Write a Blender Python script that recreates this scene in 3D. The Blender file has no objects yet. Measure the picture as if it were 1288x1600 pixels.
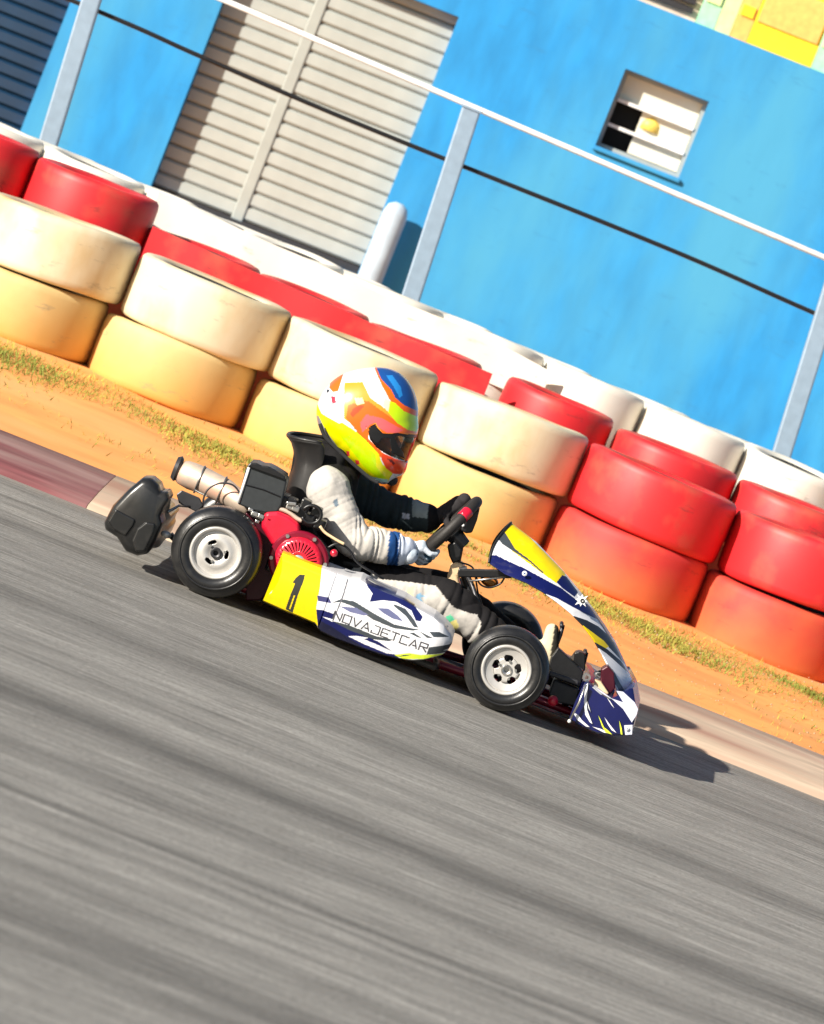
import bpy, bmesh, math, random
import numpy as np
from mathutils import Vector, Matrix, noise
random.seed(7)
rng = np.random.default_rng(3)
S = bpy.context.scene
COL = S.collection

# ------------------------------------------------------------------ camera, light, exposure
FPX, DIST, CAMH, ROLL = 8240.0, 16.0, 1.6, math.radians(21.6)
PIT = math.atan2(CAMH - .474, DIST)
Fv = Vector((0, math.cos(PIT), -math.sin(PIT)))
R0 = Vector((1, 0, 0)); U0 = Vector((0, math.sin(PIT), math.cos(PIT)))
Rv = R0 * math.cos(ROLL) + U0 * math.sin(ROLL)
Uv = U0 * math.cos(ROLL) - R0 * math.sin(ROLL)
CP = Vector((0, -DIST, CAMH))
cd = bpy.data.cameras.new('camera'); cam = bpy.data.objects.new('camera', cd); COL.objects.link(cam)
m = Matrix((Rv, Uv, -Fv)).transposed().to_4x4(); m.translation = CP
cam.matrix_world = m
cd.sensor_fit = 'HORIZONTAL'; cd.sensor_width = 36; cd.lens = FPX / 1288 * 36
cd.clip_start = .5; cd.clip_end = 2000
cd.dof.use_dof = True; cd.dof.focus_distance = DIST + .35; cd.dof.aperture_fstop = 9
S.camera = cam

SUN_DIR = Vector((1.70, 1.55, -1.0)).normalized()      # the way the light travels
w = bpy.data.worlds.new('World'); S.world = w; w.use_nodes = True
nt = w.node_tree; bg = nt.nodes['Background']
sky = nt.nodes.new('ShaderNodeTexSky'); sky.sky_type = 'NISHITA'; sky.sun_disc = False
tos = -SUN_DIR
sky.sun_elevation = math.asin(tos.z); sky.sun_rotation = math.atan2(tos.x, tos.y)
nt.links.new(sky.outputs[0], bg.inputs[0]); bg.inputs[1].default_value = .06
sl = bpy.data.lights.new('sun', 'SUN'); sl.energy = 5; sl.angle = math.radians(.5); sl.color = (1, .93, .82)
so = bpy.data.objects.new('sun', sl); COL.objects.link(so)
so.rotation_euler = SUN_DIR.to_track_quat('-Z', 'Y').to_euler(); so.location = (-6, -10, 6)
S.view_settings.view_transform = 'Standard'; S.view_settings.look = 'None'
S.view_settings.exposure = .66; S.view_settings.gamma = 1; S.view_settings.use_curve_mapping = False


def P(x, y, Y):
    """photo measurement -> point of the upright plane at depth Y"""
    d = Fv + Rv * ((x - 644) / FPX) + Uv * ((800 - y) / FPX)
    return CP + d * ((Y + DIST) / d.y)


def XZ(pts, Y):
    return [(P(x, y, Y).x, P(x, y, Y).z) for x, y in pts]

Z3 = lambda L: [(380 + x * .295, 820 + y * .295) for x, y in L]
Z4 = lambda L: [(680 + x * .264, 780 + y * .264) for x, y in L]
Z5 = lambda L: [(860 + x * .15, 940 + y * .15) for x, y in L]
Z6 = lambda L: [(740 + x * .1863, 800 + y * .1863) for x, y in L]
ZH = lambda L: [(480 + x * .1553, 560 + y * .1553) for x, y in L]
ZE = lambda L: [(360 + x * .1398, 700 + y * .1398) for x, y in L]


# ------------------------------------------------------------------ materials
def mat(name, col=(.5, .5, .5), rough=.5, metal=0., var=.12, scale=30., bump=.15, bdist=.002, coat=0.,
        attr=False, col2=None, fac=None, spec=.5, stretch=(1, 1, 1), trans=0., emis=None, dirt=None, scuff=None):
    M = bpy.data.materials.new(name); M.use_nodes = True
    n = M.node_tree.nodes; l = M.node_tree.links; b = n['Principled BSDF']
    tc = n.new('ShaderNodeTexCoord'); mp = n.new('ShaderNodeMapping'); mp.inputs['Scale'].default_value = stretch
    l.new(tc.outputs['Object'], mp.inputs[0])
    no = n.new('ShaderNodeTexNoise'); no.inputs['Scale'].default_value = scale; no.inputs['Detail'].default_value = 6
    l.new(mp.outputs[0], no.inputs[0])
    mr = n.new('ShaderNodeMapRange'); l.new(no.outputs[0], mr.inputs[0])
    mr.inputs[1].default_value = .3; mr.inputs[2].default_value = .7
    mr.inputs[3].default_value = 1 - var; mr.inputs[4].default_value = 1 + var
    mul = n.new('ShaderNodeVectorMath'); mul.operation = 'SCALE'; l.new(mr.outputs[0], mul.inputs['Scale'])
    if attr:
        at = n.new('ShaderNodeAttribute'); at.attribute_name = 'paint'; l.new(at.outputs['Color'], mul.inputs[0])
    else:
        mul.inputs[0].default_value = col[:3]
    out = mul.outputs[0]
    if col2 is not None:
        n2 = n.new('ShaderNodeTexNoise'); n2.inputs['Scale'].default_value = (fac or (4, .45, .6))[0]; n2.inputs['Detail'].default_value = 5
        l.new(mp.outputs[0], n2.inputs[0])
        r2 = n.new('ShaderNodeMapRange'); l.new(n2.outputs[0], r2.inputs[0])
        r2.inputs[1].default_value = (fac or (4, .45, .6))[1]; r2.inputs[2].default_value = (fac or (4, .45, .6))[2]
        mx = n.new('ShaderNodeMix'); mx.data_type = 'RGBA'; l.new(r2.outputs[0], mx.inputs[0])
        l.new(out, mx.inputs[6]); mx.inputs[7].default_value = (*col2, 1); out = mx.outputs[2]
    if dirt is not None:       # dust that settled near the ground: colour, z start, z end (object space)
        sp = n.new('ShaderNodeSeparateXYZ'); l.new(tc.outputs['Object'], sp.inputs[0])
        ad = n.new('ShaderNodeMath'); ad.operation = 'MULTIPLY_ADD'; l.new(no.outputs[0], ad.inputs[0]); ad.inputs[1].default_value = .12
        l.new(sp.outputs[2], ad.inputs[2])
        r3 = n.new('ShaderNodeMapRange'); l.new(ad.outputs[0], r3.inputs[0])
        r3.inputs[1].default_value = dirt[1]; r3.inputs[2].default_value = dirt[2]; r3.inputs[3].default_value = dirt[3]; r3.inputs[4].default_value = 0
        m3 = n.new('ShaderNodeMix'); m3.data_type = 'RGBA'; l.new(r3.outputs[0], m3.inputs[0]); l.new(out, m3.inputs[6])
        m3.inputs[7].default_value = (*dirt[0], 1); out = m3.outputs[2]
    if scuff is not None:      # rubbed marks and bare rubber showing through the paint: colour, amount
        m4 = n.new('ShaderNodeMapping'); m4.inputs['Scale'].default_value = (1, 1, 3.5); l.new(tc.outputs['Object'], m4.inputs[0])
        n4 = n.new('ShaderNodeTexNoise'); n4.inputs['Scale'].default_value = 6; n4.inputs['Detail'].default_value = 9; n4.inputs['Roughness'].default_value = .72; l.new(m4.outputs[0], n4.inputs[0])
        r4 = n.new('ShaderNodeMapRange'); l.new(n4.outputs[0], r4.inputs[0]); r4.inputs[1].default_value = .59; r4.inputs[2].default_value = .70; r4.inputs[4].default_value = scuff[1]
        x4 = n.new('ShaderNodeMix'); x4.data_type = 'RGBA'; l.new(r4.outputs[0], x4.inputs[0]); l.new(out, x4.inputs[6]); x4.inputs[7].default_value = (*scuff[0], 1); out = x4.outputs[2]
    l.new(out, b.inputs['Base Color'])
    b.inputs['Roughness'].default_value = rough; b.inputs['Metallic'].default_value = metal
    b.inputs['Coat Weight'].default_value = coat; b.inputs['Coat Roughness'].default_value = .12
    b.inputs['Specular IOR Level'].default_value = spec
    b.inputs['Transmission Weight'].default_value = trans
    if bump:
        bp = n.new('ShaderNodeBump'); bp.inputs['Strength'].default_value = bump; bp.inputs['Distance'].default_value = bdist
        l.new(no.outputs[0], bp.inputs['Height']); l.new(bp.outputs[0], b.inputs['Normal'])
    return M

M = {}
M['black_plastic'] = mat('black_plastic', (.009, .009, .010), .36, scale=60, bump=.2)
M['grey_plastic'] = mat('grey_plastic', (.026, .030, .033), .45, scale=60)
M['tyre_rubber'] = mat('tyre_rubber', (.013, .013, .014), .34, scale=90, bump=.25, spec=.6, col2=(.035, .034, .032), fac=(25, .5, .8))
M['rim_metal'] = mat('rim_metal', (.60, .58, .55), .36, .4, var=.06, scale=40, bump=.05)
M['steel'] = mat('steel', (.5, .49, .47), .32, .9, scale=60, bump=.1)
M['dark_steel'] = mat('dark_steel', (.06, .06, .065), .4, .6, scale=60)
M['red_paint'] = mat('red_paint', (.62, .01, .035), .3, scale=40, bump=.05, coat=.5)
M['red_metal'] = mat('red_metal', (.22, .003, .022), .35, .2, scale=40, bump=.1, coat=.3)
M['maroon'] = mat('maroon', (.06, .003, .012), .4, .2, scale=30)
M['exhaust'] = mat('exhaust_metal', (.62, .5, .4), .5, .35, var=.2, scale=18, bump=.2, col2=(.7, .32, .2), fac=(9, .5, .75))
M['beige'] = mat('beige_plastic', (.75, .55, .33), .4, scale=30)
M['seat'] = mat('seat_shell', (.012, .011, .011), .5, scale=40, coat=.1)
M['printed'] = mat('printed_bodywork', attr=True, rough=.3, var=.05, scale=50, bump=.06, coat=.4, scuff=((.16, .15, .14), .25))
M['helmet'] = mat('helmet_paint', attr=True, rough=.3, var=.02, scale=40, bump=0, coat=.5)
M['cloth'] = mat('race_suit_cloth', attr=True, rough=.85, var=.08, scale=70, bump=.35, bdist=.003, spec=.2)
M['skin'] = mat('skin', (.5, .27, .18), .5, scale=60, bump=.1)
M['dark'] = mat('dark_void', (.008, .008, .009), .8)
M['white_paint'] = mat('white_paint', (.8, .8, .79), .45, scale=20)
M['lining'] = mat('lining', (.02, .02, .022), .9)


def glass(name, col, a):
    G = bpy.data.materials.new(name); G.use_nodes = True; n = G.node_tree.nodes; l = G.node_tree.links
    n.clear(); o = n.new('ShaderNodeOutputMaterial'); mx = n.new('ShaderNodeMixShader'); t = n.new('ShaderNodeBsdfTransparent')
    g = n.new('ShaderNodeBsdfGlossy'); g.inputs['Roughness'].default_value = .08; fr = n.new('ShaderNodeFresnel'); fr.inputs[0].default_value = 1.45
    ns = n.new('ShaderNodeTexNoise'); ns.inputs['Scale'].default_value = 12
    ml = n.new('ShaderNodeMix'); ml.data_type = 'RGBA'; ml.inputs[6].default_value = (*col, 1); ml.inputs[7].default_value = (*[c * .93 for c in col], 1)
    l.new(ns.outputs[0], ml.inputs[0]); l.new(ml.outputs[2], t.inputs[0])
    l.new(fr.outputs[0], mx.inputs[0]); l.new(t.outputs[0], mx.inputs[1]); l.new(g.outputs[0], mx.inputs[2]); l.new(mx.outputs[0], o.inputs[0])
    return G
M['visor'] = glass('visor_plastic', (.8, .74, .74), .8)
M['bottle'] = glass('clear_bottle', (.85, .72, .55), .8)

# ------------------------------------------------------------------ objects
WO = {}          # world origin of each object


def tag(o, label=None, cat=None, group=None, kind=None):
    if label: o['label'] = label
    if cat: o['category'] = cat
    if group: o['group'] = group
    if kind: o['kind'] = kind
    return o


def empty(name, loc, label, cat, group=None):
    o = bpy.data.objects.new(name, None); COL.objects.link(o); o.location = loc
    o.empty_display_size = .1; WO[o.name] = Vector(loc)
    return tag(o, label, cat, group)


def obj(name, vf, mtl, parent=None, smooth=False, bevel=0, org=None, solid=0, seg=2):
    v, f = vf
    A = np.array([tuple(p) for p in v], dtype=float)
    c = Vector((A.min(0) + A.max(0)) / 2) if org is None else Vector(org)
    me = bpy.data.meshes.new(name)
    me.from_pydata((A - np.array(c)).tolist(), [], f); me.update()
    o = bpy.data.objects.new(name, me); COL.objects.link(o)
    me.materials.append(mtl)
    if smooth: me.polygons.foreach_set('use_smooth', [True] * len(me.polygons))
    if smooth == 'auto':
        me.set_sharp_from_angle(angle=math.radians(40))
    WO[o.name] = c
    if parent is not None:
        o.parent = parent; o.location = c - WO[parent.name]
    else:
        o.location = c
    if solid:
        s = o.modifiers.new('s', 'SOLIDIFY'); s.thickness = solid; s.offset = -1
    if bevel:
        b = o.modifiers.new('b', 'BEVEL'); b.width = bevel; b.segments = seg; b.limit_method = 'ANGLE'; b.angle_limit = math.radians(35)
    return o


class MB:
    def __init__(s): s.v = []; s.f = []
    def add(s, vf):
        n = len(s.v); s.v += [Vector(p) for p in vf[0]]; s.f += [tuple(i + n for i in q) for q in vf[1]]; return s
    @property
    def vf(s): return s.v, s.f


def box(x0, x1, y0, y1, z0, z1):
    v = [(x, y, z) for x in (x0, x1) for y in (y0, y1) for z in (z0, z1)]
    return v, [(0, 1, 3, 2), (4, 6, 7, 5), (0, 4, 5, 1), (2, 3, 7, 6), (0, 2, 6, 4), (1, 5, 7, 3)]


def bar(a, b, wd, hd=None, up=(0, 0, 1)):
    """a rectangular bar from a to b"""
    a = Vector(a); b = Vector(b); hd = hd or wd; d = (b - a).normalized(); u = Vector(up)
    s = d.cross(u)
    if s.length < 1e-3: s = d.cross(Vector((0, 1, 0)))
    s.normalize(); u = s.cross(d)
    v = [p + s * i * wd / 2 + u * j * hd / 2 for p in (a, b) for i, j in ((-1, -1), (1, -1), (1, 1), (-1, 1))]
    return v, [(0, 3, 2, 1), (4, 5, 6, 7)] + [(i, (i + 1) % 4, 4 + (i + 1) % 4, 4 + i) for i in range(4)]


def prism(poly, y0, y1):
    """polygon in (x, z) extruded along y"""
    n = len(poly)
    ar = sum(poly[i][0] * poly[(i + 1) % n][1] - poly[(i + 1) % n][0] * poly[i][1] for i in range(n))
    if ar < 0: poly = poly[::-1]
    v = [(x, y0, z) for x, z in poly] + [(x, y1, z) for x, z in poly]
    return v, [tuple(range(n)), tuple(range(2 * n - 1, n - 1, -1))] + [(i, i + n, (i + 1) % n + n, (i + 1) % n) for i in range(n)]


def tube(pts, r, seg=10, closed=False, cap=True):
    pts = [Vector(p) for p in pts]; n = len(pts)
    rr = r if isinstance(r, (list, tuple)) else [r] * n
    v = []; f = []; prev = None
    for i, p in enumerate(pts):
        if closed: d = pts[(i + 1) % n] - pts[i - 1]
        else: d = pts[min(i + 1, n - 1)] - pts[max(i - 1, 0)]
        d.normalize()
        if prev is None:
            s = d.cross(Vector((0, 0, 1)))
            if s.length < .1: s = d.cross(Vector((0, 1, 0)))
        else: s = prev - d * prev.dot(d)
        s.normalize(); prev = s; u = d.cross(s)
        for k in range(seg):
            a = 2 * math.pi * k / seg
            v.append(p + (s * math.cos(a) + u * math.sin(a)) * rr[i])
    for i in range(n if closed else n - 1):
        for k in range(seg):
            j = (i + 1) % n; k2 = (k + 1) % seg
            f.append((i * seg + k, j * seg + k, j * seg + k2, i * seg + k2))
    if cap and not closed:
        f.append(tuple(range(seg))); f.append(tuple(range((n - 1) * seg, n * seg))[::-1])
    return v, f


def smoothpath(pts, n=8):
    """Catmull-Rom through the points"""
    pts = [Vector(p) for p in pts]; q = [pts[0] * 2 - pts[1]] + pts + [pts[-1] * 2 - pts[-2]]; out = []
    for i in range(1, len(q) - 2):
        for k in range(n):
            t = k / n; a, b, c, d = q[i - 1:i + 3]
            out.append(.5 * ((2 * b) + (c - a) * t + (2 * a - 5 * b + 4 * c - d) * t * t + (-a + 3 * b - 3 * c + d) * t ** 3))
    return out + [pts[-1]]


def lathe(profile, c, axis='y', seg=48, closed=True):
    """profile of (radius, height) turned about an axis through c; closed = ring profile"""
    v = []; f = []; n = len(profile)
    for k in range(seg):
        a = 2 * math.pi * k / seg; ca, sa = math.cos(a), math.sin(a)
        for r, h in profile:
            v.append((c[0] + r * ca, c[1] + h, c[2] + r * sa) if axis == 'y' else
                     (c[0] + r * ca, c[1] + r * sa, c[2] + h) if axis == 'z' else (c[0] + h, c[1] + r * ca, c[2] + r * sa))
    for k in range(seg):
        k2 = (k + 1) % seg
        for i in range(n if closed else n - 1):
            j = (i + 1) % n
            q = (k * n + i, k * n + j, k2 * n + j, k2 * n + i)
            f.append(q if axis != 'z' else q[::-1])
    return v, f


def ball(c, r, seg=16, sq=(1, 1, 1)):
    v = []; f = []
    for i in range(seg // 2 + 1):
        t = math.pi * i / (seg // 2)
        for k in range(seg):
            a = 2 * math.pi * k / seg
            v.append((c[0] + r * sq[0] * math.sin(t) * math.cos(a), c[1] + r * sq[1] * math.sin(t) * math.sin(a), c[2] + r * sq[2] * math.cos(t)))
    for i in range(seg // 2):
        for k in range(seg):
            k2 = (k + 1) % seg
            f.append((i * seg + k, i * seg + k2, (i + 1) * seg + k2, (i + 1) * seg + k)[::-1])
    return v, f


def capsule(a, b, ra, rb, seg=18, flat=1.0):
    """tapered limb with round ends"""
    a = Vector(a); b = Vector(b); d = b - a; L = max(d.length, 1e-4); d = d / L if d.length > 0 else Vector((0, 0, 1))
    pts = []; rr = []
    for k in range(6): t = math.pi / 2 * (1 - k / 6) ; pts.append(a - d * ra * math.sin(t)); rr.append(max(ra * math.cos(t), 1e-4))
    for k in range(7):
        t = k / 6; pts.append(a.lerp(b, t)); rr.append(ra + (rb - ra) * t)
    for k in range(1, 7): t = math.pi / 2 * k / 6; pts.append(b + d * rb * math.sin(t)); rr.append(max(rb * math.cos(t), 1e-4))
    # straight path, fixed frame
    s = d.cross(Vector((0, 0, 1)));
    if s.length < .1: s = d.cross(Vector((0, 1, 0)))
    s.normalize(); u = d.cross(s); v = []; f = []
    for p, r in zip(pts, rr):
        for k in range(seg):
            an = 2 * math.pi * k / seg; v.append(p + (s * math.cos(an) + u * math.sin(an) * flat) * r)
    n = len(pts)
    for i in range(n - 1):
        for k in range(seg):
            k2 = (k + 1) % seg; f.append((i * seg + k, (i + 1) * seg + k, (i + 1) * seg + k2, i * seg + k2)[::-1])
    f.append(tuple(range(seg))); f.append(tuple(range((n - 1) * seg, n * seg))[::-1])
    return v, f


def inpoly(px, pz, poly):
    ins = np.zeros(len(px), bool); n = len(poly)
    for i in range(n):
        x0, z0 = poly[i]; x1, z1 = poly[(i + 1) % n]
        if z0 == z1: continue
        c = ((z0 > pz) != (z1 > pz)) & (px < (x1 - x0) * (pz - z0) / (z1 - z0) + x0)
        ins ^= c
    return ins


def world_verts(o):
    me = o.data; A = np.empty(len(me.vertices) * 3); me.vertices.foreach_get('co', A)
    return A.reshape(-1, 3) + np.array(WO[o.name])


def set_paint(o, C):
    at = o.data.color_attributes.new('paint', 'FLOAT_COLOR', 'POINT')
    A = np.ones((len(C), 4)); A[:, :3] = C; at.data.foreach_set('color', A.ravel())


def fused(name, parts, voxel, mtl, parent, smooth_it=3, wrinkle=None):
    """several closed volumes fused into ONE continuous surface"""
    b = MB()
    for p in parts: b.add(p)
    o = obj(name, b.vf, mtl, parent)
    r = o.modifiers.new('r', 'REMESH'); r.mode = 'VOXEL'; r.voxel_size = voxel
    if smooth_it:
        sm = o.modifiers.new('s', 'SMOOTH'); sm.iterations = smooth_it; sm.factor = .6
    dg = bpy.context.evaluated_depsgraph_get(); dg.update()
    me = bpy.data.meshes.new_from_object(o.evaluated_get(dg)); me.name = name
    old = o.data; o.modifiers.clear(); o.data = me; bpy.data.meshes.remove(old)
    if not me.materials: me.materials.append(mtl)
    me.polygons.foreach_set('use_smooth', [True] * len(me.polygons))
    if wrinkle:
        A = world_verts(o); N = np.empty(len(A) * 3); me.vertices.foreach_get('normal', N); N = N.reshape(-1, 3)
        h = wrinkle(A); A = A + N * h[:, None] - np.array(WO[o.name]); me.vertices.foreach_set('co', A.ravel()); me.update()
    return o

# ------------------------------------------------------------------ setting: track, kerb, earth
M['asphalt'] = None
def asphalt():
    A = bpy.data.materials.new('asphalt'); A.use_nodes = True; n = A.node_tree.nodes; l = A.node_tree.links; b = n['Principled BSDF']
    tc = n.new('ShaderNodeTexCoord')
    def noise_(sx, sy, sc, det=5, off=0, rough=.6):
        mp = n.new('ShaderNodeMapping'); mp.inputs['Scale'].default_value = (sx, sy, 1); mp.inputs['Location'].default_value = (off, off * .7, 0)
        mp.inputs['Rotation'].default_value = (0, 0, math.radians(.7))
        l.new(tc.outputs['Object'], mp.inputs[0]); t = n.new('ShaderNodeTexNoise'); t.inputs['Scale'].default_value = sc
        t.inputs['Detail'].default_value = det; t.inputs['Roughness'].default_value = rough; l.new(mp.outputs[0], t.inputs[0]); return t.outputs[0]
    def mrange(i, a, c, d, e):
        r = n.new('ShaderNodeMapRange'); l.new(i, r.inputs[0]); r.inputs[1].default_value = a; r.inputs[2].default_value = c
        r.inputs[3].default_value = d; r.inputs[4].default_value = e; return r.outputs[0]
    def mul(a, c):
        q = n.new('ShaderNodeMath'); q.operation = 'MULTIPLY'
        for i, s in enumerate((a, c)):
            if isinstance(s, float): q.inputs[i].default_value = s
            else: l.new(s, q.inputs[i])
        return q.outputs[0]
    grain = noise_(.6, 1, 120, 4, 0, .8); fine2 = noise_(.045, 1, 130, 3, 17)
    fine = noise_(.05, 1, 60, 4, 3)        # rubber drawn out along the driving line
    mid = noise_(.03, 1, 9, 4, 11)
    wide = noise_(.04, 1, 1.6, 3, 5)
    val = mul(mul(mrange(grain, .3, .7, .52, 1.48), mrange(fine2, .32, .68, .58, 1.42)), mrange(fine, .3, .7, .66, 1.36))
    val = mul(val, mrange(mid, .3, .7, .88, 1.12)); val = mul(val, mrange(wide, .36, .62, .70, 1.14))
    # pale scratches and a few dark tyre marks
    scr = mrange(noise_(.06, 1, 75, 2, 21), .71, .78, 1., 1.7); val = mul(val, scr)
    skid = mrange(noise_(.022, 1, 6, 1, 33, .3), .64, .74, 1., .62); val = mul(val, skid)
    # rubber laid down along the racing lines
    sy = n.new('ShaderNodeSeparateXYZ'); l.new(tc.outputs['Object'], sy.inputs[0])
    for y0, wd, am, sd in ((-3.72, .34, .42, 41), (-.12, .22, .30, 43), (-5.18, .07, .45, 47), (-1.5, .5, .14, 49), (-6.6, .3, .3, 51)):
        a_ = n.new('ShaderNodeMath'); a_.operation = 'MULTIPLY_ADD'; l.new(noise_(.05, 1, 2.2 / wd, 4, sd), a_.inputs[0]); a_.inputs[1].default_value = wd * .9; l.new(sy.outputs[1], a_.inputs[2])
        b_ = n.new('ShaderNodeMath'); b_.operation = 'SUBTRACT'; l.new(a_.outputs[0], b_.inputs[0]); b_.inputs[1].default_value = y0 + wd * .45
        c_ = n.new('ShaderNodeMath'); c_.operation = 'ABSOLUTE'; l.new(b_.outputs[0], c_.inputs[0])
        r_ = n.new('ShaderNodeMapRange'); r_.interpolation_type = 'SMOOTHSTEP'; l.new(c_.outputs[0], r_.inputs[0]); r_.inputs[1].default_value = 0; r_.inputs[2].default_value = wd; r_.inputs[3].default_value = 1 - am; r_.inputs[4].default_value = 1
        val = mul(val, r_.outputs[0])
    sp = n.new('ShaderNodeVectorMath'); sp.operation = 'SCALE'; sp.inputs[0].default_value = (.29, .277, .252); l.new(val, sp.inputs['Scale'])
    # dust blown on to the edge of the track
    sx = n.new('ShaderNodeSeparateXYZ'); l.new(tc.outputs['Object'], sx.inputs[0])
    wob = n.new('ShaderNodeMath'); wob.operation = 'MULTIPLY_ADD'; l.new(noise_(.3, 1, 3, 4, 8), wob.inputs[0]); wob.inputs[1].default_value = .5; l.new(sx.outputs[1], wob.inputs[2])
    d = mrange(wob.outputs[0], 1.3, 1.75, 0., .65)
    mx = n.new('ShaderNodeMix'); mx.data_type = 'RGBA'; l.new(d, mx.inputs[0]); l.new(sp.outputs[0], mx.inputs[6]); mx.inputs[7].default_value = (.34, .26, .19, 1)
    l.new(mx.outputs[2], b.inputs['Base Color']); b.inputs['Roughness'].default_value = .8; b.inputs['Specular IOR Level'].default_value = .3
    bp = n.new('ShaderNodeBump'); bp.inputs['Strength'].default_value = .5; bp.inputs['Distance'].default_value = .003
    l.new(grain, bp.inputs['Height']); l.new(bp.outputs[0], b.inputs['Normal'])
    return A
M['asphalt'] = asphalt()
M['earth'] = mat('orange_earth', (.88, .36, .10), .95, var=.2, scale=7, bump=.6, bdist=.01, col2=(.78, .41, .14), fac=(3, .5, .68), stretch=(.35, 1, 1))
M['kerb'] = mat('kerb_concrete', (.62, .47, .34), .9, var=.2, scale=14, bump=.4, col2=(.42, .24, .17), fac=(3.5, .45, .65), stretch=(.25, 1, 1))
M['kerb_red'] = mat('kerb_red_paint', (.22, .07, .075), .8, var=.25, scale=16, bump=.4, col2=(.36, .22, .20), fac=(5, .42, .66), stretch=(.2, 1, 1))
M['concrete'] = mat('concrete', (.55, .55, .52), .9, var=.1, scale=8, bump=.3)


def fall(x, y):
    """the bank falls a little towards the right"""
    return -.027 * max(-6, min(6, x)) * max(0, min(1, (y - 2.3) / 1.6))


def sheet(name, prof, x0, x1, nx, mtl, jitter=0., parent=None):
    """strip running along x from a profile of (y, z)"""
    v = []; f = []
    for i in range(nx + 1):
        x = x0 + (x1 - x0) * i / nx
        for j, (y, z) in enumerate(prof):
            q = jitter * noise.noise(Vector((x * 2.1, y * 2.3, 3))) if 0 < j < len(prof) - 1 and y < 3.95 else 0
            if name == 'earth_bank': q += fall(x, y)
            v.append((x, y, z + q))
    n = len(prof)
    for i in range(nx):
        for j in range(n - 1):
            f.append((i * n + j, (i + 1) * n + j, (i + 1) * n + j + 1, i * n + j + 1))
    return obj(name, (v, f), mtl, parent, smooth=True, org=(0, 0, 0))

tag(sheet('ground', [(-400, -.03), (400, -.03)], -400, 400, 1, M['earth']), kind='structure')
tag(sheet('race_track', [(-60, 0), (1.28, 0)], -60, 60, 1, M['asphalt']), kind='structure')
KERB = [(1.25, -.02), (1.28, .012), (1.6, .035), (1.95, .05), (2.25, .055), (2.32, -.01)]
tag(sheet('kerb', KERB, -1.0, 30, 60, M['kerb']), kind='structure')
tag(sheet('painted_kerb', KERB, -20, -1.002, 40, M['kerb_red']), kind='structure')
def yl(n, a, b): return [a + (b - a) * i / n for i in range(n + 1)]
bank = [(y, (y - 2.25) * .105 + .0) for y in yl(16, 2.27, 4.1)] + [(4.6, .2), (4.67, .22), (4.7, .50), (4.9, .51), (5.3, .515), (5.34, .53), (5.38, .60), (6.2, .6), (12, .6)]
tag(sheet('earth_bank', bank, -14, 16, 260, M['earth'], .018), kind='structure')

def bankz(y):
    for (a, za), (b, zb) in zip(bank, bank[1:]):
        if a <= y <= b: return za + (zb - za) * (y - a) / (b - a)
    return 0

# grass: tufts in an uneven belt at the foot of the tyres
gv = []; gf = []
M['grass'] = mat('dry_grass', (.36, .34, .055), .8, var=.3, scale=6, bump=0, col2=(.22, .26, .04), fac=(2, .45, .6))
for k in range(34000):
    x = random.uniform(-3.2, 4.2)
    y = 3.72 + random.gauss(0, .13) + .12 * noise.noise(Vector((x * 1.3, 0, 1)))
    if random.random() < .12: y = random.uniform(2.5, 3.9)
    dens = noise.noise(Vector((x * 1.6, y * 2.5, 5)))
    if y < 3.3 and dens < .22: continue
    if dens < -.25: continue
    if y > 4.05: continue
    z = bankz(y) + fall(x, y) - .005; h = random.uniform(.008, .030); a = random.uniform(0, 6.28); wv = Vector((math.cos(a), math.sin(a), 0)) * random.uniform(.002, .004)
    l_ = Vector((random.uniform(-.02, .02), random.uniform(-.02, .02), h)); b0 = Vector((x, y, z)); n = len(gv)
    gv += [b0 - wv, b0 + wv, b0 + l_]; gf.append((n, n + 1, n + 2))
tag(obj('grass', (gv, gf), M['grass'], org=(0, 0, 0)), 'dry yellow green grass growing along the foot of the tyre barrier', 'grass', kind='stuff')
# loose stones
gv = []; gf = []
for k in range(1500):
    x = random.uniform(-3, 4); y = random.uniform(2.36, 3.9); s = random.uniform(.002, .006)
    z = (bankz(y) if y > 2.3 else .03 + (y - 1.4) * .02) ; n = len(gv)
    gv += [Vector((x - s, y, z)), Vector((x + s, y, z)), Vector((x, y - s, z)), Vector((x, y + s, z)), Vector((x, y, z + s))]
    gf += [(n, n + 2, n + 4), (n + 2, n + 1, n + 4), (n + 1, n + 3, n + 4), (n + 3, n, n + 4)]
tag(obj('gravel', (gv, gf), mat('gravel_stone', (.45, .3, .18), .9), org=(0, 0, 0)), 'small loose stones scattered on the orange earth verge', 'gravel', kind='stuff')

# ------------------------------------------------------------------ blue building
WY = 10.0
M['blue'] = mat('blue_wall_paint', (.012, .235, .56), .8, var=.16, scale=9, bump=.5, bdist=.006, col2=(.05, .30, .52), fac=(1.6, .42, .66), stretch=(1, 1, .35), scuff=((.02, .16, .36), .35))
M['slat'] = mat('shutter_slat', (.40, .425, .40), .5, .15, var=.06, scale=9, bump=.05)
M['mull'] = mat('shutter_post', (.36, .385, .36), .5, .1, var=.06, scale=9)
M['cream'] = mat('cream_panel', (.72, .70, .6), .5, var=.06, scale=8)
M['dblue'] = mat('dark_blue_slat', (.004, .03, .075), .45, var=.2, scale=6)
bld = empty('building', (0, WY, .6), 'bright blue painted building behind the fence, with a roller shutter and a small window', 'building')
BZ0 = .6
dl = P(235, 292, WY).x; dr = P(640, 222, WY).x; dzb = P(400, 357, WY).z; dzt = P(700, 16, WY).z - .01
wl, wr = P(953, 170, WY).x, P(1086, 215, WY).x
wzt = (P(967, 108, WY).z + P(1103, 151, WY).z) / 2; wzb = (P(937, 231, WY).z + P(1068, 279, WY).z) / 2
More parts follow.
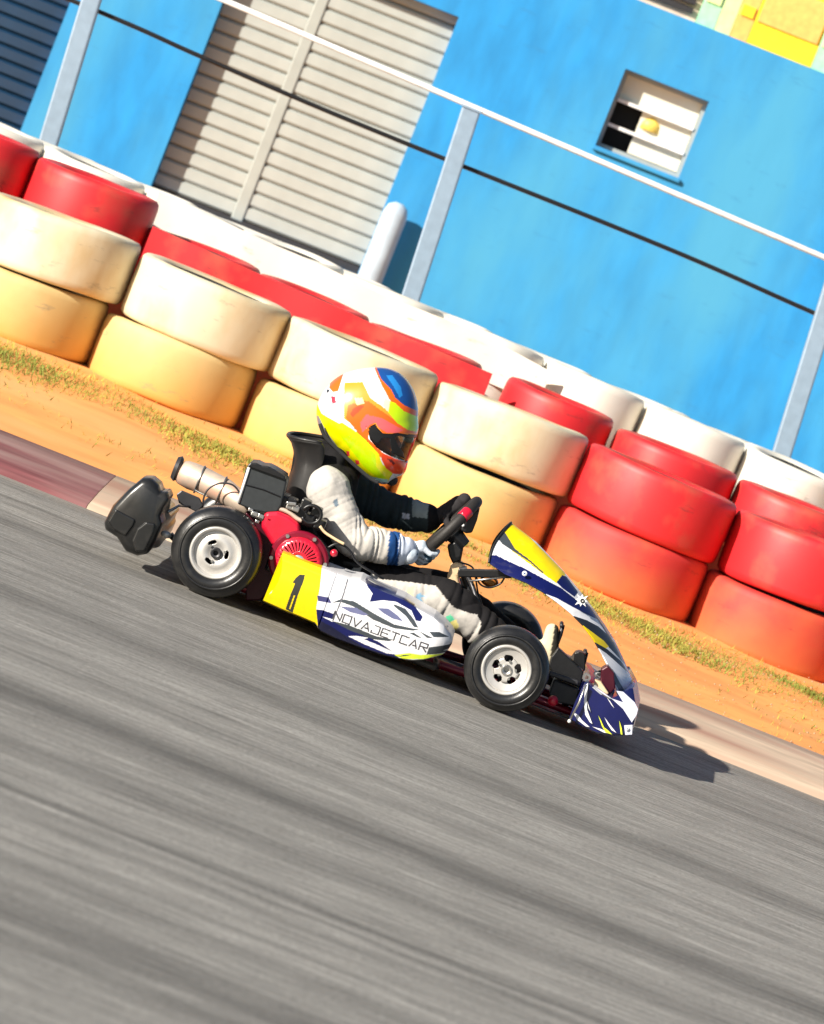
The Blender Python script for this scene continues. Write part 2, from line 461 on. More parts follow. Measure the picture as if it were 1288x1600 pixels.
wtop = (P(980, 0, WY).z + P(1288, 107, WY).z) / 2
print('door', dl, dr, dzb, dzt, 'win', wl, wr, wzb, wzt, 'top', wtop)
ll, lr = -4.2, P(80, 80, WY).x      # dark blue slats set into the left of the wall
xs = [-7.5, ll, lr, dl, dr, wl, wr, 7.5]
W = MB(); TH = .22
def wallbox(x0, x1, z0, z1): W.add(box(x0, x1, WY, WY + TH, z0, z1))
wallbox(xs[0], ll, BZ0, wtop); wallbox(ll, lr, dzt, wtop); wallbox(lr, dl, BZ0, wtop)
wallbox(dl, dr, dzt, wtop); wallbox(dl, dr, BZ0, dzb - .03); wallbox(dr, wl, BZ0, wtop)
wallbox(wl, wr, wzt, wtop); wallbox(wl, wr, BZ0, wzb); wallbox(wr, xs[-1], BZ0, wtop)
obj('wall', W.vf, M['blue'], bld)
obj('wall', box(-7.5, 7.5, WY + TH + .002, WY + 4, BZ0, wtop), M['blue'], bld)['label'] = 'blue body of the building behind the facade'
# roller shutter: slats, guide post in the middle, bottom bar
dz = .075; k = 0; RC = WY + .13
mx_ = (P(455, 110, WY).x + P(400, 270, WY).x) / 2
slat_me = {}
def slat(x0, x1, z, h, mtl, parent, y, name='slat', key=None):
    key = key or (round(x1 - x0, 3), h, name)
    if key in slat_me:
        o = bpy.data.objects.new(name, slat_me[key]); COL.objects.link(o); c = Vector(((x0 + x1) / 2, y, z)); o.parent = parent; o.location = c - WO[parent.name]; WO[o.name] = c
        return o
    n = 6; pr = []
    for i in range(n + 1):
        t = i / n; pr.append((y - .013 * min(1, math.sin(math.pi * t) * 2) , z - h / 2 + h * .95 * t))
    v = []; f = []
    for yy, zz in pr: v += [(x0, yy, zz), (x1, yy, zz)]
    for i in range(n): f.append((2 * i, 2 * i + 1, 2 * i + 3, 2 * i + 2))
    b = len(v); v += [(x0, y + .006, z - h / 2), (x1, y + .006, z - h / 2), (x0, y + .006, z + h * .4), (x1, y + .006, z + h * .4)]
    f += [(0, 2 * n, b + 2, b), (1, b + 1, b + 3, 2 * n + 1), (2 * n, 2 * n + 1, b + 3, b + 2), (b, b + 2, b + 3, b + 1), (0, b, b + 1, 1)]
    o = obj(name, (v, f), mtl, parent, smooth='auto', org=((x0 + x1) / 2, y, z)); slat_me[key] = o.data
    return o
sh = obj('shutter', box(dl + .002, dr - .002, RC + .03, RC + .05, dzb - .03, dzt), M['dark'], bld)
z = dzb + .05
while z < dzt:
    slat(dl + .002, mx_ - .031, z, dz, M['slat'], sh, RC); slat(mx_ + .031, dr - .002, z, dz, M['slat'], sh, RC, key='r'); z += dz
obj('post', box(mx_ - .03, mx_ + .03, RC - .022, RC + .02, dzb, dzt), M['mull'], sh, bevel=.006)
obj('bottom_bar', box(dl + .003, dr - .003, RC - .018, RC + .02, dzb - .03, dzb + .008), M['dark_steel'], sh)
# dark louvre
lv = obj('slatting', box(ll, lr, WY + .1, WY + .12, BZ0, dzt), M['dark'], bld)
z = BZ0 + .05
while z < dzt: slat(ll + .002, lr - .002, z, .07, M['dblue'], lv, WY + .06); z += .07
# window
win = obj('window', box(wl, wr, WY + .19, WY + .21, wzb, wzt), M['dark'], bld)
ww, wh = wr - wl, wzt - wzb
fr = MB()
for a in (box(wl, wl + .02, WY + .08, WY + .13, wzb, wzt), box(wr - .02, wr, WY + .08, WY + .13, wzb, wzt), box(wl + .02, wr - .02, WY + .08, WY + .13, wzb, wzb + .02), box(wl + .02, wr - .02, WY + .08, WY + .13, wzt - .02, wzt)): fr.add(a)
obj('frame', fr.vf, M['mull'], win)
obj('sill', box(wl - .01, wr + .01, WY - .025, WY + .08, wzb - .022, wzb - .002), M['blue'], win, bevel=.003)
for s in (.38, .70): obj('window_bar', box(wl + .02, wr - .02, WY + .07, WY + .10, wzt - wh * s - .008, wzt - wh * s + .008), M['white_paint'], win)
obj('pane', box(wl + .021, wr - .021, WY + .115, WY + .122, wzt - wh * .38, wzt - .021), M['cream'], win)
for a, b in ((.38, .70), (.70, .94)): obj('pane', box(wl + ww * .36, wr - .021, WY + .115, WY + .122, wzt - wh * b, wzt - wh * a - .004), M['cream'], win)
M['yellow_blob'] = mat('yellow_lamp_shade', (.8, .6, .12), .5)
tag(obj('lamp_shade', lathe([(.0, .05), (.03, .045), (.06, 0), (.065, -.04), (.0, -.045)], (wl + ww * .5, WY + .155, wzt - wh * .5), 'z', 20, False), M['yellow_blob'], smooth=True), 'small yellow shade hanging inside the little window of the blue building', 'lamp')
# painted upper storey
M['m_y'] = mat('mural_yellow', (.85, .62, .02), .7); M['m_o'] = mat('mural_orange', (.85, .45, .12), .7); M['m_g'] = mat('mural_green', (.35, .72, .45), .7)
M['m_p'] = mat('mural_peach', (.66, .50, .38), .7); M['m_l'] = mat('mural_lime', (.62, .78, .35), .7)
up = empty('upper_storey', (0, WY + .04, wtop), 'pale upper storey with yellow, orange and green painted squares above the blue wall', 'wall')
x = P(960, 0, WY).x - 3.0; i = 0
cols = [('m_p', 3.05), ('vent', .36), ('m_g', .10), ('m_l', .08), ('m_o', .09), ('m_y', .34), ('m_g', .17), ('m_o', .26), ('m_y', .3), ('m_g', .2), ('m_p', 1.0), ('m_y', .4), ('m_p', 1.5)]
for c, wd in cols:
    if c == 'vent':
        vt = obj('vent', box(x, x + wd - .002, WY + .07, WY + .3, wtop + .002, wtop + 1.3), M['m_p'], up)
        z = wtop + .05
        while z < wtop + 1.2: slat(x + .03, x + wd - .03, z, .035, M['dark_steel'], vt, WY + .05); z += .042
    else:
        obj('painted_panel', box(x, x + wd - .002, WY + .04, WY + .3, wtop + .002, wtop + 1.3), M[c], up)
        if c in ('m_y', 'm_g', 'm_o'):
            obj('painted_square', box(x + .012, x + wd - .014, WY + .030, WY + .04, wtop + .12, wtop + .12 + wd * .6), M[{'m_y': 'm_o', 'm_g': 'm_l', 'm_o': 'm_y'}[c]], up)
    x += wd
M['guard'] = mat('pale_blue_paint', (.42, .52, .62), .6, scale=12)
# white guard post by the door
gx = P(600, 380, WY - .12)
gp = empty('guard_post', (gx.x, WY - .12, .6), 'short round topped pale blue white post beside the right edge of the roller shutter', 'post')
obj('post', lathe([(0, 0), (.062, 0), (.062, P(622, 330, WY - .12).z - .62), (.05, P(622, 330, WY - .12).z - .58), (.02, P(622, 330, WY - .12).z - .56), (0, P(622, 330, WY - .12).z - .56)], (gx.x, WY - .12, .6), 'z', 24, False), M['guard'], gp, smooth='auto')
obj('collar', lathe([(.062, .0), (.08, .0), (.08, .03), (.062, .035)], (gx.x, WY - .12, .6), 'z', 24), M['concrete'], gp)

# ------------------------------------------------------------------ fence
FY = 6.6
M['galv'] = mat('pale_galvanised', (.27, .36, .46), .5, .2, var=.08, scale=25)
fen = empty('fence', (0, FY, .6), 'pale metal fence of leaning posts, a thin white top rail and a black cable', 'fence')
ps = []
for (x0, y0), (x1, y1) in (((75, 225), (143, 0)), ((643, 462), (737, 170)), ((1220, 715), (1300, 455))):
    a = P(x0, y0, FY); b = P(x1, y1, FY); d = (b - a) / (b.z - a.z)
    base = a - d * (a.z - .55); ps.append((base, d, b))
ztop = ps[1][2].z
for q in (-1, 3):
    i, s = (0, -1) if q < 0 else (2, 1)
    st = (ps[2][0] - ps[1][0]); base = ps[i][0] + st * s; ps.append((base, ps[i][1], ps[i][2] + st * s))
ps.sort(key=lambda t: t[0].x)
railp = lambda x: None
ra = P(350, 0, FY); rb = P(1288, 402, FY); rsl = (rb.z - ra.z) / (rb.x - ra.x)
for base, d, b in ps:
    zt = (ra.z + (base.x + d.x * (ra.z - base.z) - ra.x) * rsl) - .01
    top = base + d * (zt - base.z)
    p_ = obj('post', bar(base, top, .082, .06, (0, 1, 0)), M['galv'], fen, bevel=.008)
    obj('post_cap', box(top.x - .046, top.x + .046, FY - .036, FY + .036, top.z - .004, top.z + .006), M['galv'], p_)
obj('top_rail', tube([(-6, FY, ra.z + (-6 - ra.x) * rsl), (6, FY, ra.z + (6 - ra.x) * rsl)], .013, 10), M['white_paint'], fen, smooth=True)
cab = [P(x, y, FY + .05) for x, y in ((-700, -370), (-300, -170), (160, 20), (300, 82), (480, 160), (640, 226), (700, 250), (800, 290), (950, 350), (1100, 412), (1275, 490), (1500, 585), (1900, 745))]
cab = [cab[0] + (cab[0] - cab[1]).normalized() * 4.2] + cab + [cab[-1] + (cab[-1] - cab[-2]).normalized() * 3.4]
obj('cable', tube(smoothpath(cab, 6), .010, 8), M['black_plastic'], fen, smooth=True)
# ------------------------------------------------------------------ tyre barrier
DIRT = (.62, .36, .10)
M['tc_up'] = mat('cream_tyre_paint', (.72, .65, .47), .55, var=.08, scale=5, bump=.25, bdist=.004, col2=(.60, .44, .22), fac=(4, .46, .68), stretch=(1, 1, .6), scuff=((.22, .19, .15), .6))
M['tc_lo'] = mat('cream_tyre_paint_dusty', (.66, .52, .25), .7, var=.1, scale=5, bump=.3, bdist=.004, col2=(.58, .42, .18), fac=(4, .42, .7), dirt=((.66, .34, .07), -.08, .20, .95), scuff=((.22, .19, .15), .6))
M['tr_up'] = mat('red_tyre_paint', (.66, .022, .028), .5, var=.1, scale=5, bump=.25, bdist=.004, col2=(.50, .075, .05), fac=(6, .5, .7), scuff=((.16, .03, .03), .7))
M['tr_lo'] = mat('red_tyre_paint_dusty', (.62, .04, .035), .65, var=.1, scale=5, bump=.3, bdist=.004, col2=(.58, .13, .05), fac=(4, .45, .8), dirt=((.66, .22, .05), -.10, .12, .7), scuff=((.16, .03, .03), .7))
M['tw'] = mat('white_tyre_paint', (.78, .75, .66), .5, var=.06, scale=5, bump=.2, bdist=.004, col2=(.74, .66, .5), fac=(4, .55, .8), scuff=((.22, .19, .15), .6))
tme = {}
M['lining_rubber'] = mat('bare_rubber_inside', (.02, .02, .02), .8)
def tyre_profile(R, ri, h):
    e = .045
    p = []
    pts = [(ri, h * .16), (ri + .01, h * .05), (ri + .04, .003), (R - .04, .0), (R - .014, .004), (R - .004, .014), (R, .035), (R + .002, h * .5),
           (R, h - .035), (R - .004, h - .014), (R - .014, h - .004), (R - .04, h), (ri + .04, h - .003), (ri + .01, h * .95), (ri, h * .84),
           (ri + .02, h * .76), (R - .05, h * .74), (R - .03, h * .5), (R - .05, h * .26), (ri + .02, h * .24)]
    return pts
def tyre_ring(name, R, ri, h, mtl, loc, rot):
    key = (R, ri, h, mtl.name)
    if key not in tme:
        v, f = lathe(tyre_profile(R, ri, h), (0, 0, -h / 2), 'z', 72)
        # slight flats and dents of a used tyre
        n_ = len(tyre_profile(R, ri, h))
        v = [Vector(p) for p in v]
        for q, p in enumerate(v):       # used tyres are never quite round or flat
            e_ = noise.noise(Vector((p.x * 3, p.y * 3, R * 9 + len(tme) * 3))) * .008; d_ = Vector((p.x, p.y, 0)).normalized(); v[q] = p + d_ * e_ + Vector((0, 0, .004 * noise.noise(Vector((p.x * 5, p.y * 5, 7)))))
        o = obj(name, (v, f), mtl, smooth=True, org=(0, 0, 0)); tme[key] = o.data
        o.data.materials.append(M['lining_rubber'])
        for q in o.data.polygons:
            if (q.index % n_) >= 13: q.material_index = 1
    else:
        o = bpy.data.objects.new(name, tme[key]); COL.objects.link(o)
    o.location = (loc[0], loc[1], loc[2] + h / 2); o.rotation_euler = rot
    return o

YA = 4.34; RA = .313; HA = .2545
upb = [-322, -50, 200, 455, 668, 915, 1157, 1400]       # left edges of the upper tyres in the front row
names = ['far left', 'left', 'second', 'third', 'fourth', 'fifth', 'sixth', 'seventh']
whereA = ['at the left edge of the picture', 'left of the kart, second from the left edge', 'directly behind the helmet', 'above and behind the steering wheel', 'just right of the last cream pair', 'at the right edge of the picture']
WA = {-1: ('far left cream', 'beyond the left edge of the picture'), 0: ('cream', 'at the left edge of the picture'), 1: ('cream', 'left of the driver, below the shutter'), 2: ('cream', 'directly behind the helmet'),
      3: ('cream', 'behind the steering wheel, touching the red pair'), 4: ('red', 'behind the front panel, left of the dark gap'), 5: ('red', 'at the right edge, right of the dark gap'), 6: ('red', 'just beyond the right edge'), 7: ('red', 'far beyond the right edge')}
for i in range(-1, 8):
    xc = -1.655 + .628 * i
    zg = .178 - .027 * xc + .004
    red = i >= 4
    j = random.uniform(-.012, .012)
    for lev in (0, 1):
        mt = M[('tr_' if red else 'tc_') + ('lo' if lev == 0 else 'up')]
        o = tyre_ring('barrier_tyre', RA, .19, HA, mt, (xc + (-.03 if lev == 0 else .0) + random.uniform(-.008, .008), YA + j, zg + lev * (HA + .003)), ((.018 if red else .004) + random.uniform(-.008, .008) if lev else 0, .022 + (random.uniform(-.012, .012) if lev else 0), random.uniform(0, 6)))
        tag(o, '%s %s front row tyre %s' % ('dusty lower' if lev == 0 else 'cleaner upper', *WA[i]), 'tyre', 'painted tyres of the front row of the barrier')
# second row: smaller red tyres on the earth step
YB = 5.0; RB = .225
edB = [(-118, 58, .35), (60, 246, .35), (247, 418, .265), (420, 590, .265), (592, 770, .262), (808, 976, .275), (983, 1172, .262), (1178, 1370, .265), (1375, 1550, .265)]
whB = ['cut by the left edge of the picture', 'taller than the rest, left of the shutter', 'just right of the taller one', 'below the right half of the shutter', 'above right of the helmet, left of the cream gap', 'right of the cream gap, its dark hole showing', 'behind the first front red pair', 'behind the red pair at the right edge', 'beyond the right edge of the picture']
for (a, b, hh), wh in zip(edB, whB):
    x0 = P(a, 205 + (a + 0) * .43, YB - .2).x; x1 = P(b, 205 + b * .43, YB - .2).x
    o = tyre_ring('barrier_tyre', round((x1 - x0) / 2 + .004, 2), .13, hh, M['tr_up'], ((x0 + x1) / 2, YB + random.uniform(-.01, .01), .505 - .027 * (x0 + x1) / 2), (random.uniform(.0, .02), random.uniform(-.02, .02), random.uniform(0, 6)))
    tag(o, 'small red second row tyre, ' + wh, 'tyre', 'small red tyres of the second barrier row')
# one pale tyre in the gap
x0 = P(771, 590, YB).x; x1 = P(806, 605, YB).x
# third row: white tyres on the upper step
YC = 5.62; RC_ = .24
whC = ['furthest left', 'left of the picture', 'below the louvre', 'below the left post', 'below the shutter left', 'below the shutter right', 'below the middle post', 'above the helmet', 'behind the holed red tyre', 'below the window', 'left of the right post', 'at the right edge', 'right of the picture', 'furthest right']
for i, wh in enumerate(whC):
    xc = -2.62 + i * .446
    hh = .29
    o = tyre_ring('barrier_tyre', .222, .13, hh, M['tw'], (xc, YC + random.uniform(-.015, .015), .59 - .027 * xc), (random.uniform(.02, .06), random.uniform(-.025, .025), random.uniform(0, 6)))
    tag(o, 'white back row tyre, ' + wh, 'tyre', 'white tyres of the back barrier row')

for i in range(0, 14):
    xc = -2.62 + (i + .5) * .446
    o = tyre_ring('barrier_tyre', .222, .13, .28, M['tw'], (xc, YC + .39, .59 - .027 * xc), (0, 0, random.uniform(0, 6)))
    tag(o, 'white staggered tyre behind the gap right of the one ' + whC[max(i, 0)], 'tyre', 'white tyres staggered behind the back row')

# strips of old conveyor belt bolted in front of the tyres
def belt(px0, px1, y, zt, zb, mtl, label):
    x0 = P(px0[0], px0[1], y).x; x1 = P(px1[0], px1[1], y).x; n = 90; v = []; f = []
    for i in range(n + 1):
        x = x0 + (x1 - x0) * i / n; wv = .006 * noise.noise(Vector((x * 4, y, 2))); dd = .006 * math.sin(x * 13)
        for yy, zz in ((y + dd, zb(x)), (y + dd, zt(x) + wv), (y + dd + .012, zt(x) + wv), (y + dd + .012, zb(x))): v.append((x, yy, zz))
    for i in range(n):
        for q in range(4): f.append((i * 4 + q, i * 4 + (q + 1) % 4, (i + 1) * 4 + (q + 1) % 4, (i + 1) * 4 + q)[::-1])
    f.append((0, 1, 2, 3)); f.append((n * 4 + 3, n * 4 + 2, n * 4 + 1, n * 4))
    o = obj('rubber_belt', (v, f), mtl, smooth='auto'); tag(o, label, 'belt'); return o
zl = lambda pts: (lambda x: float(np.interp(x, [p[0] for p in pts], [p[1] for p in pts])))
belt((248, 330), (768, 589), 4.722, zl([(-1.4, .815), (-1.1, .80), (-.4, .775), (.1, .765)]), lambda x: .60 - .02 * x, M['tr_up'], 'long thin red belt strip running behind the cream tyres')
belt((248, 300), (862, 580), 5.385, zl([(-1.5, .925), (-1.16, .915), (-.44, .875), (-.02, .875), (.3, .835)]), lambda x: .70 - .02 * x, M['tw'], 'long white belt strip above the thin red one, below shutter and middle post')

#@@KART@@
# ------------------------------------------------------------------ the kart
YK = .46
kart = empty('go_kart', (0, YK, 0), 'small racing kart with white, navy and yellow bodywork carrying number 1', 'kart')
WHITE = (.80, .80, .83); NAVY = (.005, .008, .085); YEL = (.86, .64, .002); BLK = (.02, .022, .028); INK = (.05, .06, .07)


def wheel(cx, cy, r, wd, rr, near, front):
    """wheel turned about y; cy is the outer face"""
    sg = 1 if near else -1
    root = empty('wheel', (cx, cy, r), None, None); root.parent = kart; root.location = Vector((cx, cy, r)) - WO[kart.name]
    y = lambda t: sg * t
    pr = [(rr, y(.012)), (rr + .004, y(.004)), (rr + .014, y(-.004)), (rr + .026, y(-.006)), (r - .026, y(-.001)), (r - .012, y(.006)), (r - .004, y(.016)), (r, y(.032)),
          (r + .0005, y(wd / 2)), (r, y(wd - .032)), (r - .004, y(wd - .016)), (r - .012, y(wd - .006)), (r - .03, y(wd)), (rr + .014, y(wd)), (rr, y(wd - .012)), (rr - .003, y(wd / 2))]
    if not near: pr = pr[::-1]
    obj('tyre', lathe(pr, (cx, cy, r), 'y', 96), M['tyre_rubber'], root, smooth=True)
    # raised ring on the sidewall
    obj('sidewall_ring', lathe([(rr + .030, y(-.0045)), (rr + .032, y(-.0072)), (rr + .036, y(-.0072)), (rr + .038, y(-.0035))][::(1 if near else -1)], (cx, cy, r), 'y', 96), M['tyre_rubber'], root, smooth=True)
    rim = [(rr + .003, y(.010)), (rr + .005, y(.003)), (rr + .001, y(.000)), (rr - .005, y(.003)), (rr - .007, y(.012)), (rr - .012, y(.022)), (rr - .013, y(.05)), (rr - .010, y(.052)), (rr - .006, y(.03)), (rr - .001, y(.02))]
    if not near: rim = rim[::-1]
    ro = obj('rim', lathe(rim, (cx, cy, r), 'y', 72), M['rim_metal'], root, smooth=True)
    obj('barrel', lathe([(rr - .008, y(.05)), (rr - .008, y(wd - .01)), (rr - .012, y(wd - .01)), (rr - .012, y(.05))][::(1 if near else -1)], (cx, cy, r), 'y', 48), M['dark_steel'], root, smooth=True)
    # pierced disc
    nr, na = 26, 180; v = []; f = []; Ri = .013; Ro = rr - .006
    for i in range(nr + 1):
        q = i / nr; rad = Ri + (Ro - Ri) * q
        if front: dep = .012 + .016 * (1 - q) ** .7 if q > .45 else .014
        else: dep = .022 - .010 * math.sin(math.pi * min(1, q * 1.1)) ** 2
        for k in range(na): a = 2 * math.pi * k / na; v.append((cx + rad * math.cos(a), cy + y(dep), r + rad * math.sin(a)))
    nh = 5 if front else 3
    for i in range(nr):
        q = (i + .5) / nr
        for k in range(na):
            a = (k / na * nh + (.12 if front else .42)) % 1
            if front: hole = .22 < q < .62 and abs(a - .5) < .30 * (1 - ((q - .42) / .24) ** 2) ** .5 if abs(q - .42) < .2 else False
            else: hole = .27 < q < .47 and abs(a - .5) < .20 * max(0, 1 - ((q - .37) / .11) ** 2) ** .5
            if hole: continue
            k2 = (k + 1) % na; qd = (i * na + k, i * na + k2, (i + 1) * na + k2, (i + 1) * na + k)
            f.append(qd if not near else qd)
    obj('disc', (v, f), M['rim_metal'], root, smooth=True, solid=.004)
    hb = obj('hub', lathe([(.0, y(.03)), (.006, y(.03)), (.008, y(.004)), (.013, y(.002)), (.017, y(.006)), (.018, y(.05)), (.0, y(.05))][::(1 if near else -1)], (cx, cy, r), 'y', 32, False), M['dark_steel' if not front else 'steel'], root, smooth='auto')
    b = MB()
    for k in range(nh):
        a = 2 * math.pi * (k + (.0 if front else .08)) / nh + .3; q = .028
        b.add(lathe([(0, y(.004)), (.0042, y(.004)), (.0042, y(.02)), (0, y(.02))], (cx + q * math.cos(a), cy, r + q * math.sin(a)), 'y', 6, False))
    obj('wheel_nut', b.vf, M['steel'], root)
    return root

fx, rx = .445, -.509
wheel(fx, -.005, .131, .125, .073, True, True)
wheel(fx - .02, .925, .131, .125, .073, False, True)
wheel(rx, -.03, .139, .15, .076, True, False)
wheel(rx, .95, .139, .15, .076, False, False)
# axles and stub axles
obj('rear_axle', tube([(rx, .02, .139), (rx, .90, .139)], .014, 14), M['steel'], kart, smooth=True)
for y0, y1 in ((.06, .17), (.86, .75)):
    x_ = fx if y0 < .4 else fx - .02
    st = obj('stub_axle', tube([(x_, y0, .131), (x_, y1, .131)], .010, 10), M['steel'], kart, smooth=True)
    obj('king_pin', tube([(x_, y1, .06), (x_ + .004, y1, .175)], .012, 10), M['dark_steel'], st)
    obj('steering_arm', bar((x_, y1, .115), (x_ + .085, y1 + .03 * (1 if y1 < .4 else -1), .11), .022, .008), M['steel'], st, bevel=.002)

# red tubular chassis
fb = MB()
zt = .055
for sgn in (-1, 1):
    Y = lambda d: YK + sgn * d
    fb.add(tube(smoothpath([(rx - .12, Y(.30), zt + .01), (rx + .05, Y(.30), zt), (-.1, Y(.27), zt - .01), (.2, Y(.20), zt - .01), (.40, Y(.22), zt), (fx, Y(.29), zt), (fx + .02, Y(.30), zt + .01)], 6), .014, 10))
    fb.add(tube(smoothpath([(.32, Y(.20), zt), (.5, Y(.17), zt), (.66, Y(.15), zt), (.80, Y(.10), zt + .005)], 6), .013, 10))
    rb2 = tube(smoothpath([(-.30, Y(.28), zt), (-.31, Y(.38), zt - .005), (-.28, Y(.38), zt), (.18, Y(.38), zt - .005), (.24, Y(.38), zt), (.24, Y(.22), zt)], 6), .011, 10)
    obj('pod_bar', rb2, M['black_plastic'], kart, smooth=True)  # coloured black to stand in for the shade beneath the pod
for x_, d in ((rx - .1, .30), (rx + .14, .29), (.12, .22), (.34, .2), (.80, .10)):
    fb.add(tube([(x_, YK - d, zt), (x_, YK + d, zt)], .013, 10))
obj('frame', fb.vf, M['red_metal'], kart, smooth=True)
for sgn in (-1, 1):
    obj('bracket_boss', ball((P(864, 1093, .2).x, YK + sgn * .30, P(864, 1093, .2).z), .017, 16), M['red_paint'], kart, smooth=True)
obj('floor_tray', box(.02, .72, YK - .17, YK + .17, zt - .022, zt - .018), M['grey_plastic'], kart)
obj('under_tray', box(rx + .02, .12, YK - .26, YK + .26, zt - .026, zt - .021), M['dark_steel'], kart)

# rear bumper: hollow moulding across the back
RB_ = [(162, 817), (176, 790), (200, 765), (222, 747), (236, 747), (248, 757), (252, 768), (262, 768), (266, 778), (256, 793), (251, 805), (254, 818), (247, 834), (240, 850), (230, 866), (214, 869), (196, 862), (182, 840), (164, 828)]
rp = XZ(RB_, -.03); cx_ = sum(a for a, _ in rp) / len(rp); cz_ = sum(b for _, b in rp) / len(rp)
v = []; f = []; n = len(rp)
secs = [(-.045, .80, .0), (-.040, .90, .0), (-.030, .965, 0), (-.01, 1, 0), (.12, 1, 0), (.16, .9, .0), (.3, .62, .015), (.46, .55, .02), (.62, .52, .02), (.76, .52, .02), (.88, .50, .02), (.90, .44, .02)]
for y_, s_, dx_ in secs:
    for a, b in rp: v.append((cx_ + (a - cx_) * s_ + dx_ * 1.5, y_, cz_ + (b - cz_) * s_ - dx_ * 3))
for i in range(len(secs) - 1):
    for k in range(n): f.append((i * n + k, (i + 1) * n + k, (i + 1) * n + (k + 1) % n, i * n + (k + 1) % n))
f.append(tuple(range(n))); f.append(tuple(range((len(secs) - 1) * n, len(secs) * n))[::-1])
M['moulding'] = mat('worn_black_moulding', (.012, .012, .012), .30, scale=45, bump=.2, spec=.6, col2=(.03, .028, .026), fac=(12, .5, .75))
rbm = obj('rear_bumper', (v, f), M['moulding'], kart, smooth='auto', bevel=.004)
# moulded facets on its near end
ft = MB()
ft.add(prism(XZ([(168, 815), (180, 795), (212, 812), (208, 822), (196, 838), (178, 828)], -.05), -.052, -.04))
ft.add(prism(XZ([(214, 826), (228, 815), (243, 818), (240, 832), (226, 862), (212, 862), (206, 845)], -.05), -.056, -.04))
obj('moulded_rib', ft.vf, M['moulding'], rbm, bevel=.006, seg=3)
for y_ in (.2, .72):
    obj('bumper_stay', tube([(rx - .16, y_, .12), (rx - .05, y_, .075), (rx + .02, y_, .06)], .010, 8), M['steel'], rbm, smooth=True)

# guard disc and brake behind the rear wheel
gp_ = XZ([(384, 800), (402, 808), (420, 828), (434, 850), (438, 872), (432, 900), (421, 925), (405, 938), (384, 938)], .16)
obj('chain_guard', prism(gp_, .15, .165), M['maroon'], kart, bevel=.004)
obj('sprocket', lathe([(.03, .0), (.095, .0), (.098, .004), (.03, .005)], (rx, .24, .139), 'y', 40), M['dark_steel'], kart)
obj('brake_disc', lathe([(.03, .0), (.085, .0), (.085, .006), (.03, .006)], (rx, .66, .139), 'y', 40), M['steel'], kart)
for y_ in (.17, .75): obj('bearing_carrier', box(rx - .03, rx + .03, y_ - .012, y_ + .012, .08, .19), M['dark_steel'], kart, bevel=.008)

# ---- engine
EX, EZ = P(466, 877, .06).x, P(466, 877, .06).z
eng = empty('engine', (EX, .12, EZ), None, None); eng.parent = kart; eng.location = Vector((EX, .12, EZ)) - WO[kart.name]
obj('crankcase', prism([(EX - .09, EZ - .07), (EX + .07, EZ - .07), (EX + .085, EZ - .02), (EX + .085, EZ + .05), (EX + .03, EZ + .08), (EX - .09, EZ + .07)], .13, .27), M['dark_steel'], eng, bevel=.01)
obj('fan_housing', prism(XZ([(407, 823), (414, 799), (434, 798), (452, 806), (468, 818), (470, 836), (462, 856), (438, 862), (424, 850)], .09), .085, .17), M['red_paint'], eng, bevel=.014, seg=4)
hs = obj('fan_shroud', lathe([(.0, .04), (.080, .04), (.089, .03), (.093, .015), (.092, .0), (.086, -.006), (.078, -.006), (.0, -.006)][::-1], (EX, .075, EZ), 'y', 72, False), M['red_metal'], eng, smooth='auto')
# recoil cover with radial vents
v = []; f = []; na = 240
rings = [(.020, -.022), (.026, -.024), (.031, -.024), (.058, -.019), (.066, -.016), (.071, -.008), (.073, .0)]
for rad, yy in rings:
    for k in range(na): a = 2 * math.pi * k / na; v.append((EX + rad * math.cos(a), .068 + yy, EZ + rad * math.sin(a)))
for i in range(len(rings) - 1):
    for k in range(na):
        if i == 2 and (k % 8) >= 5: continue
        k2 = (k + 1) % na; f.append((i * na + k, i * na + k2, (i + 1) * na + k2, (i + 1) * na + k))
obj('recoil_cover', (v, f), M['red_paint'], eng, smooth='auto', solid=.0025)
obj('vent_shadow_plate', lathe([(0, 0), (.07, 0), (.07, .004), (0, .004)][::-1], (EX, .060, EZ), 'y', 48, False), M['dark'], eng)['label'] = 'black inside behind the radial vents'
obj('centre_cap', lathe([(0, .01), (.021, .01), (.021, -.004), (.016, -.008), (0, -.009)], (EX, .048, EZ), 'y', 32, False), mat('blue_grey_cap', (.3, .42, .5), .35, .3), eng, smooth='auto')
b = MB()
for k in range(6):
    a = k * math.pi / 3 + .25; b.add(lathe([(0, -.006), (.006, -.006), (.007, .004), (0, .004)], (EX + .083 * math.cos(a), .066, EZ + .083 * math.sin(a)), 'y', 8, False))
obj('bolt', b.vf, M['steel'], eng)
# cylinder with cooling fins
fin = MB(); c0 = P(425, 800, .2)
for k in range(8): fin.add(box(c0.x - .055, c0.x + .05, .14, .25, c0.z - .03 + k * .0115, c0.z - .03 + k * .0115 + .004))
fin.add(box(c0.x - .04, c0.x + .035, .15, .24, c0.z - .03, c0.z + .07))
obj('cylinder', fin.vf, M['steel'], eng)
# pale seam over the red housing
obj('heat_shield', tube(smoothpath([P(x, y, .10) for x, y in ((410, 797), (420, 795), (436, 795), (452, 801), (464, 810), (472, 814))], 5), .007, 8), M['exhaust'], eng, smooth=True)
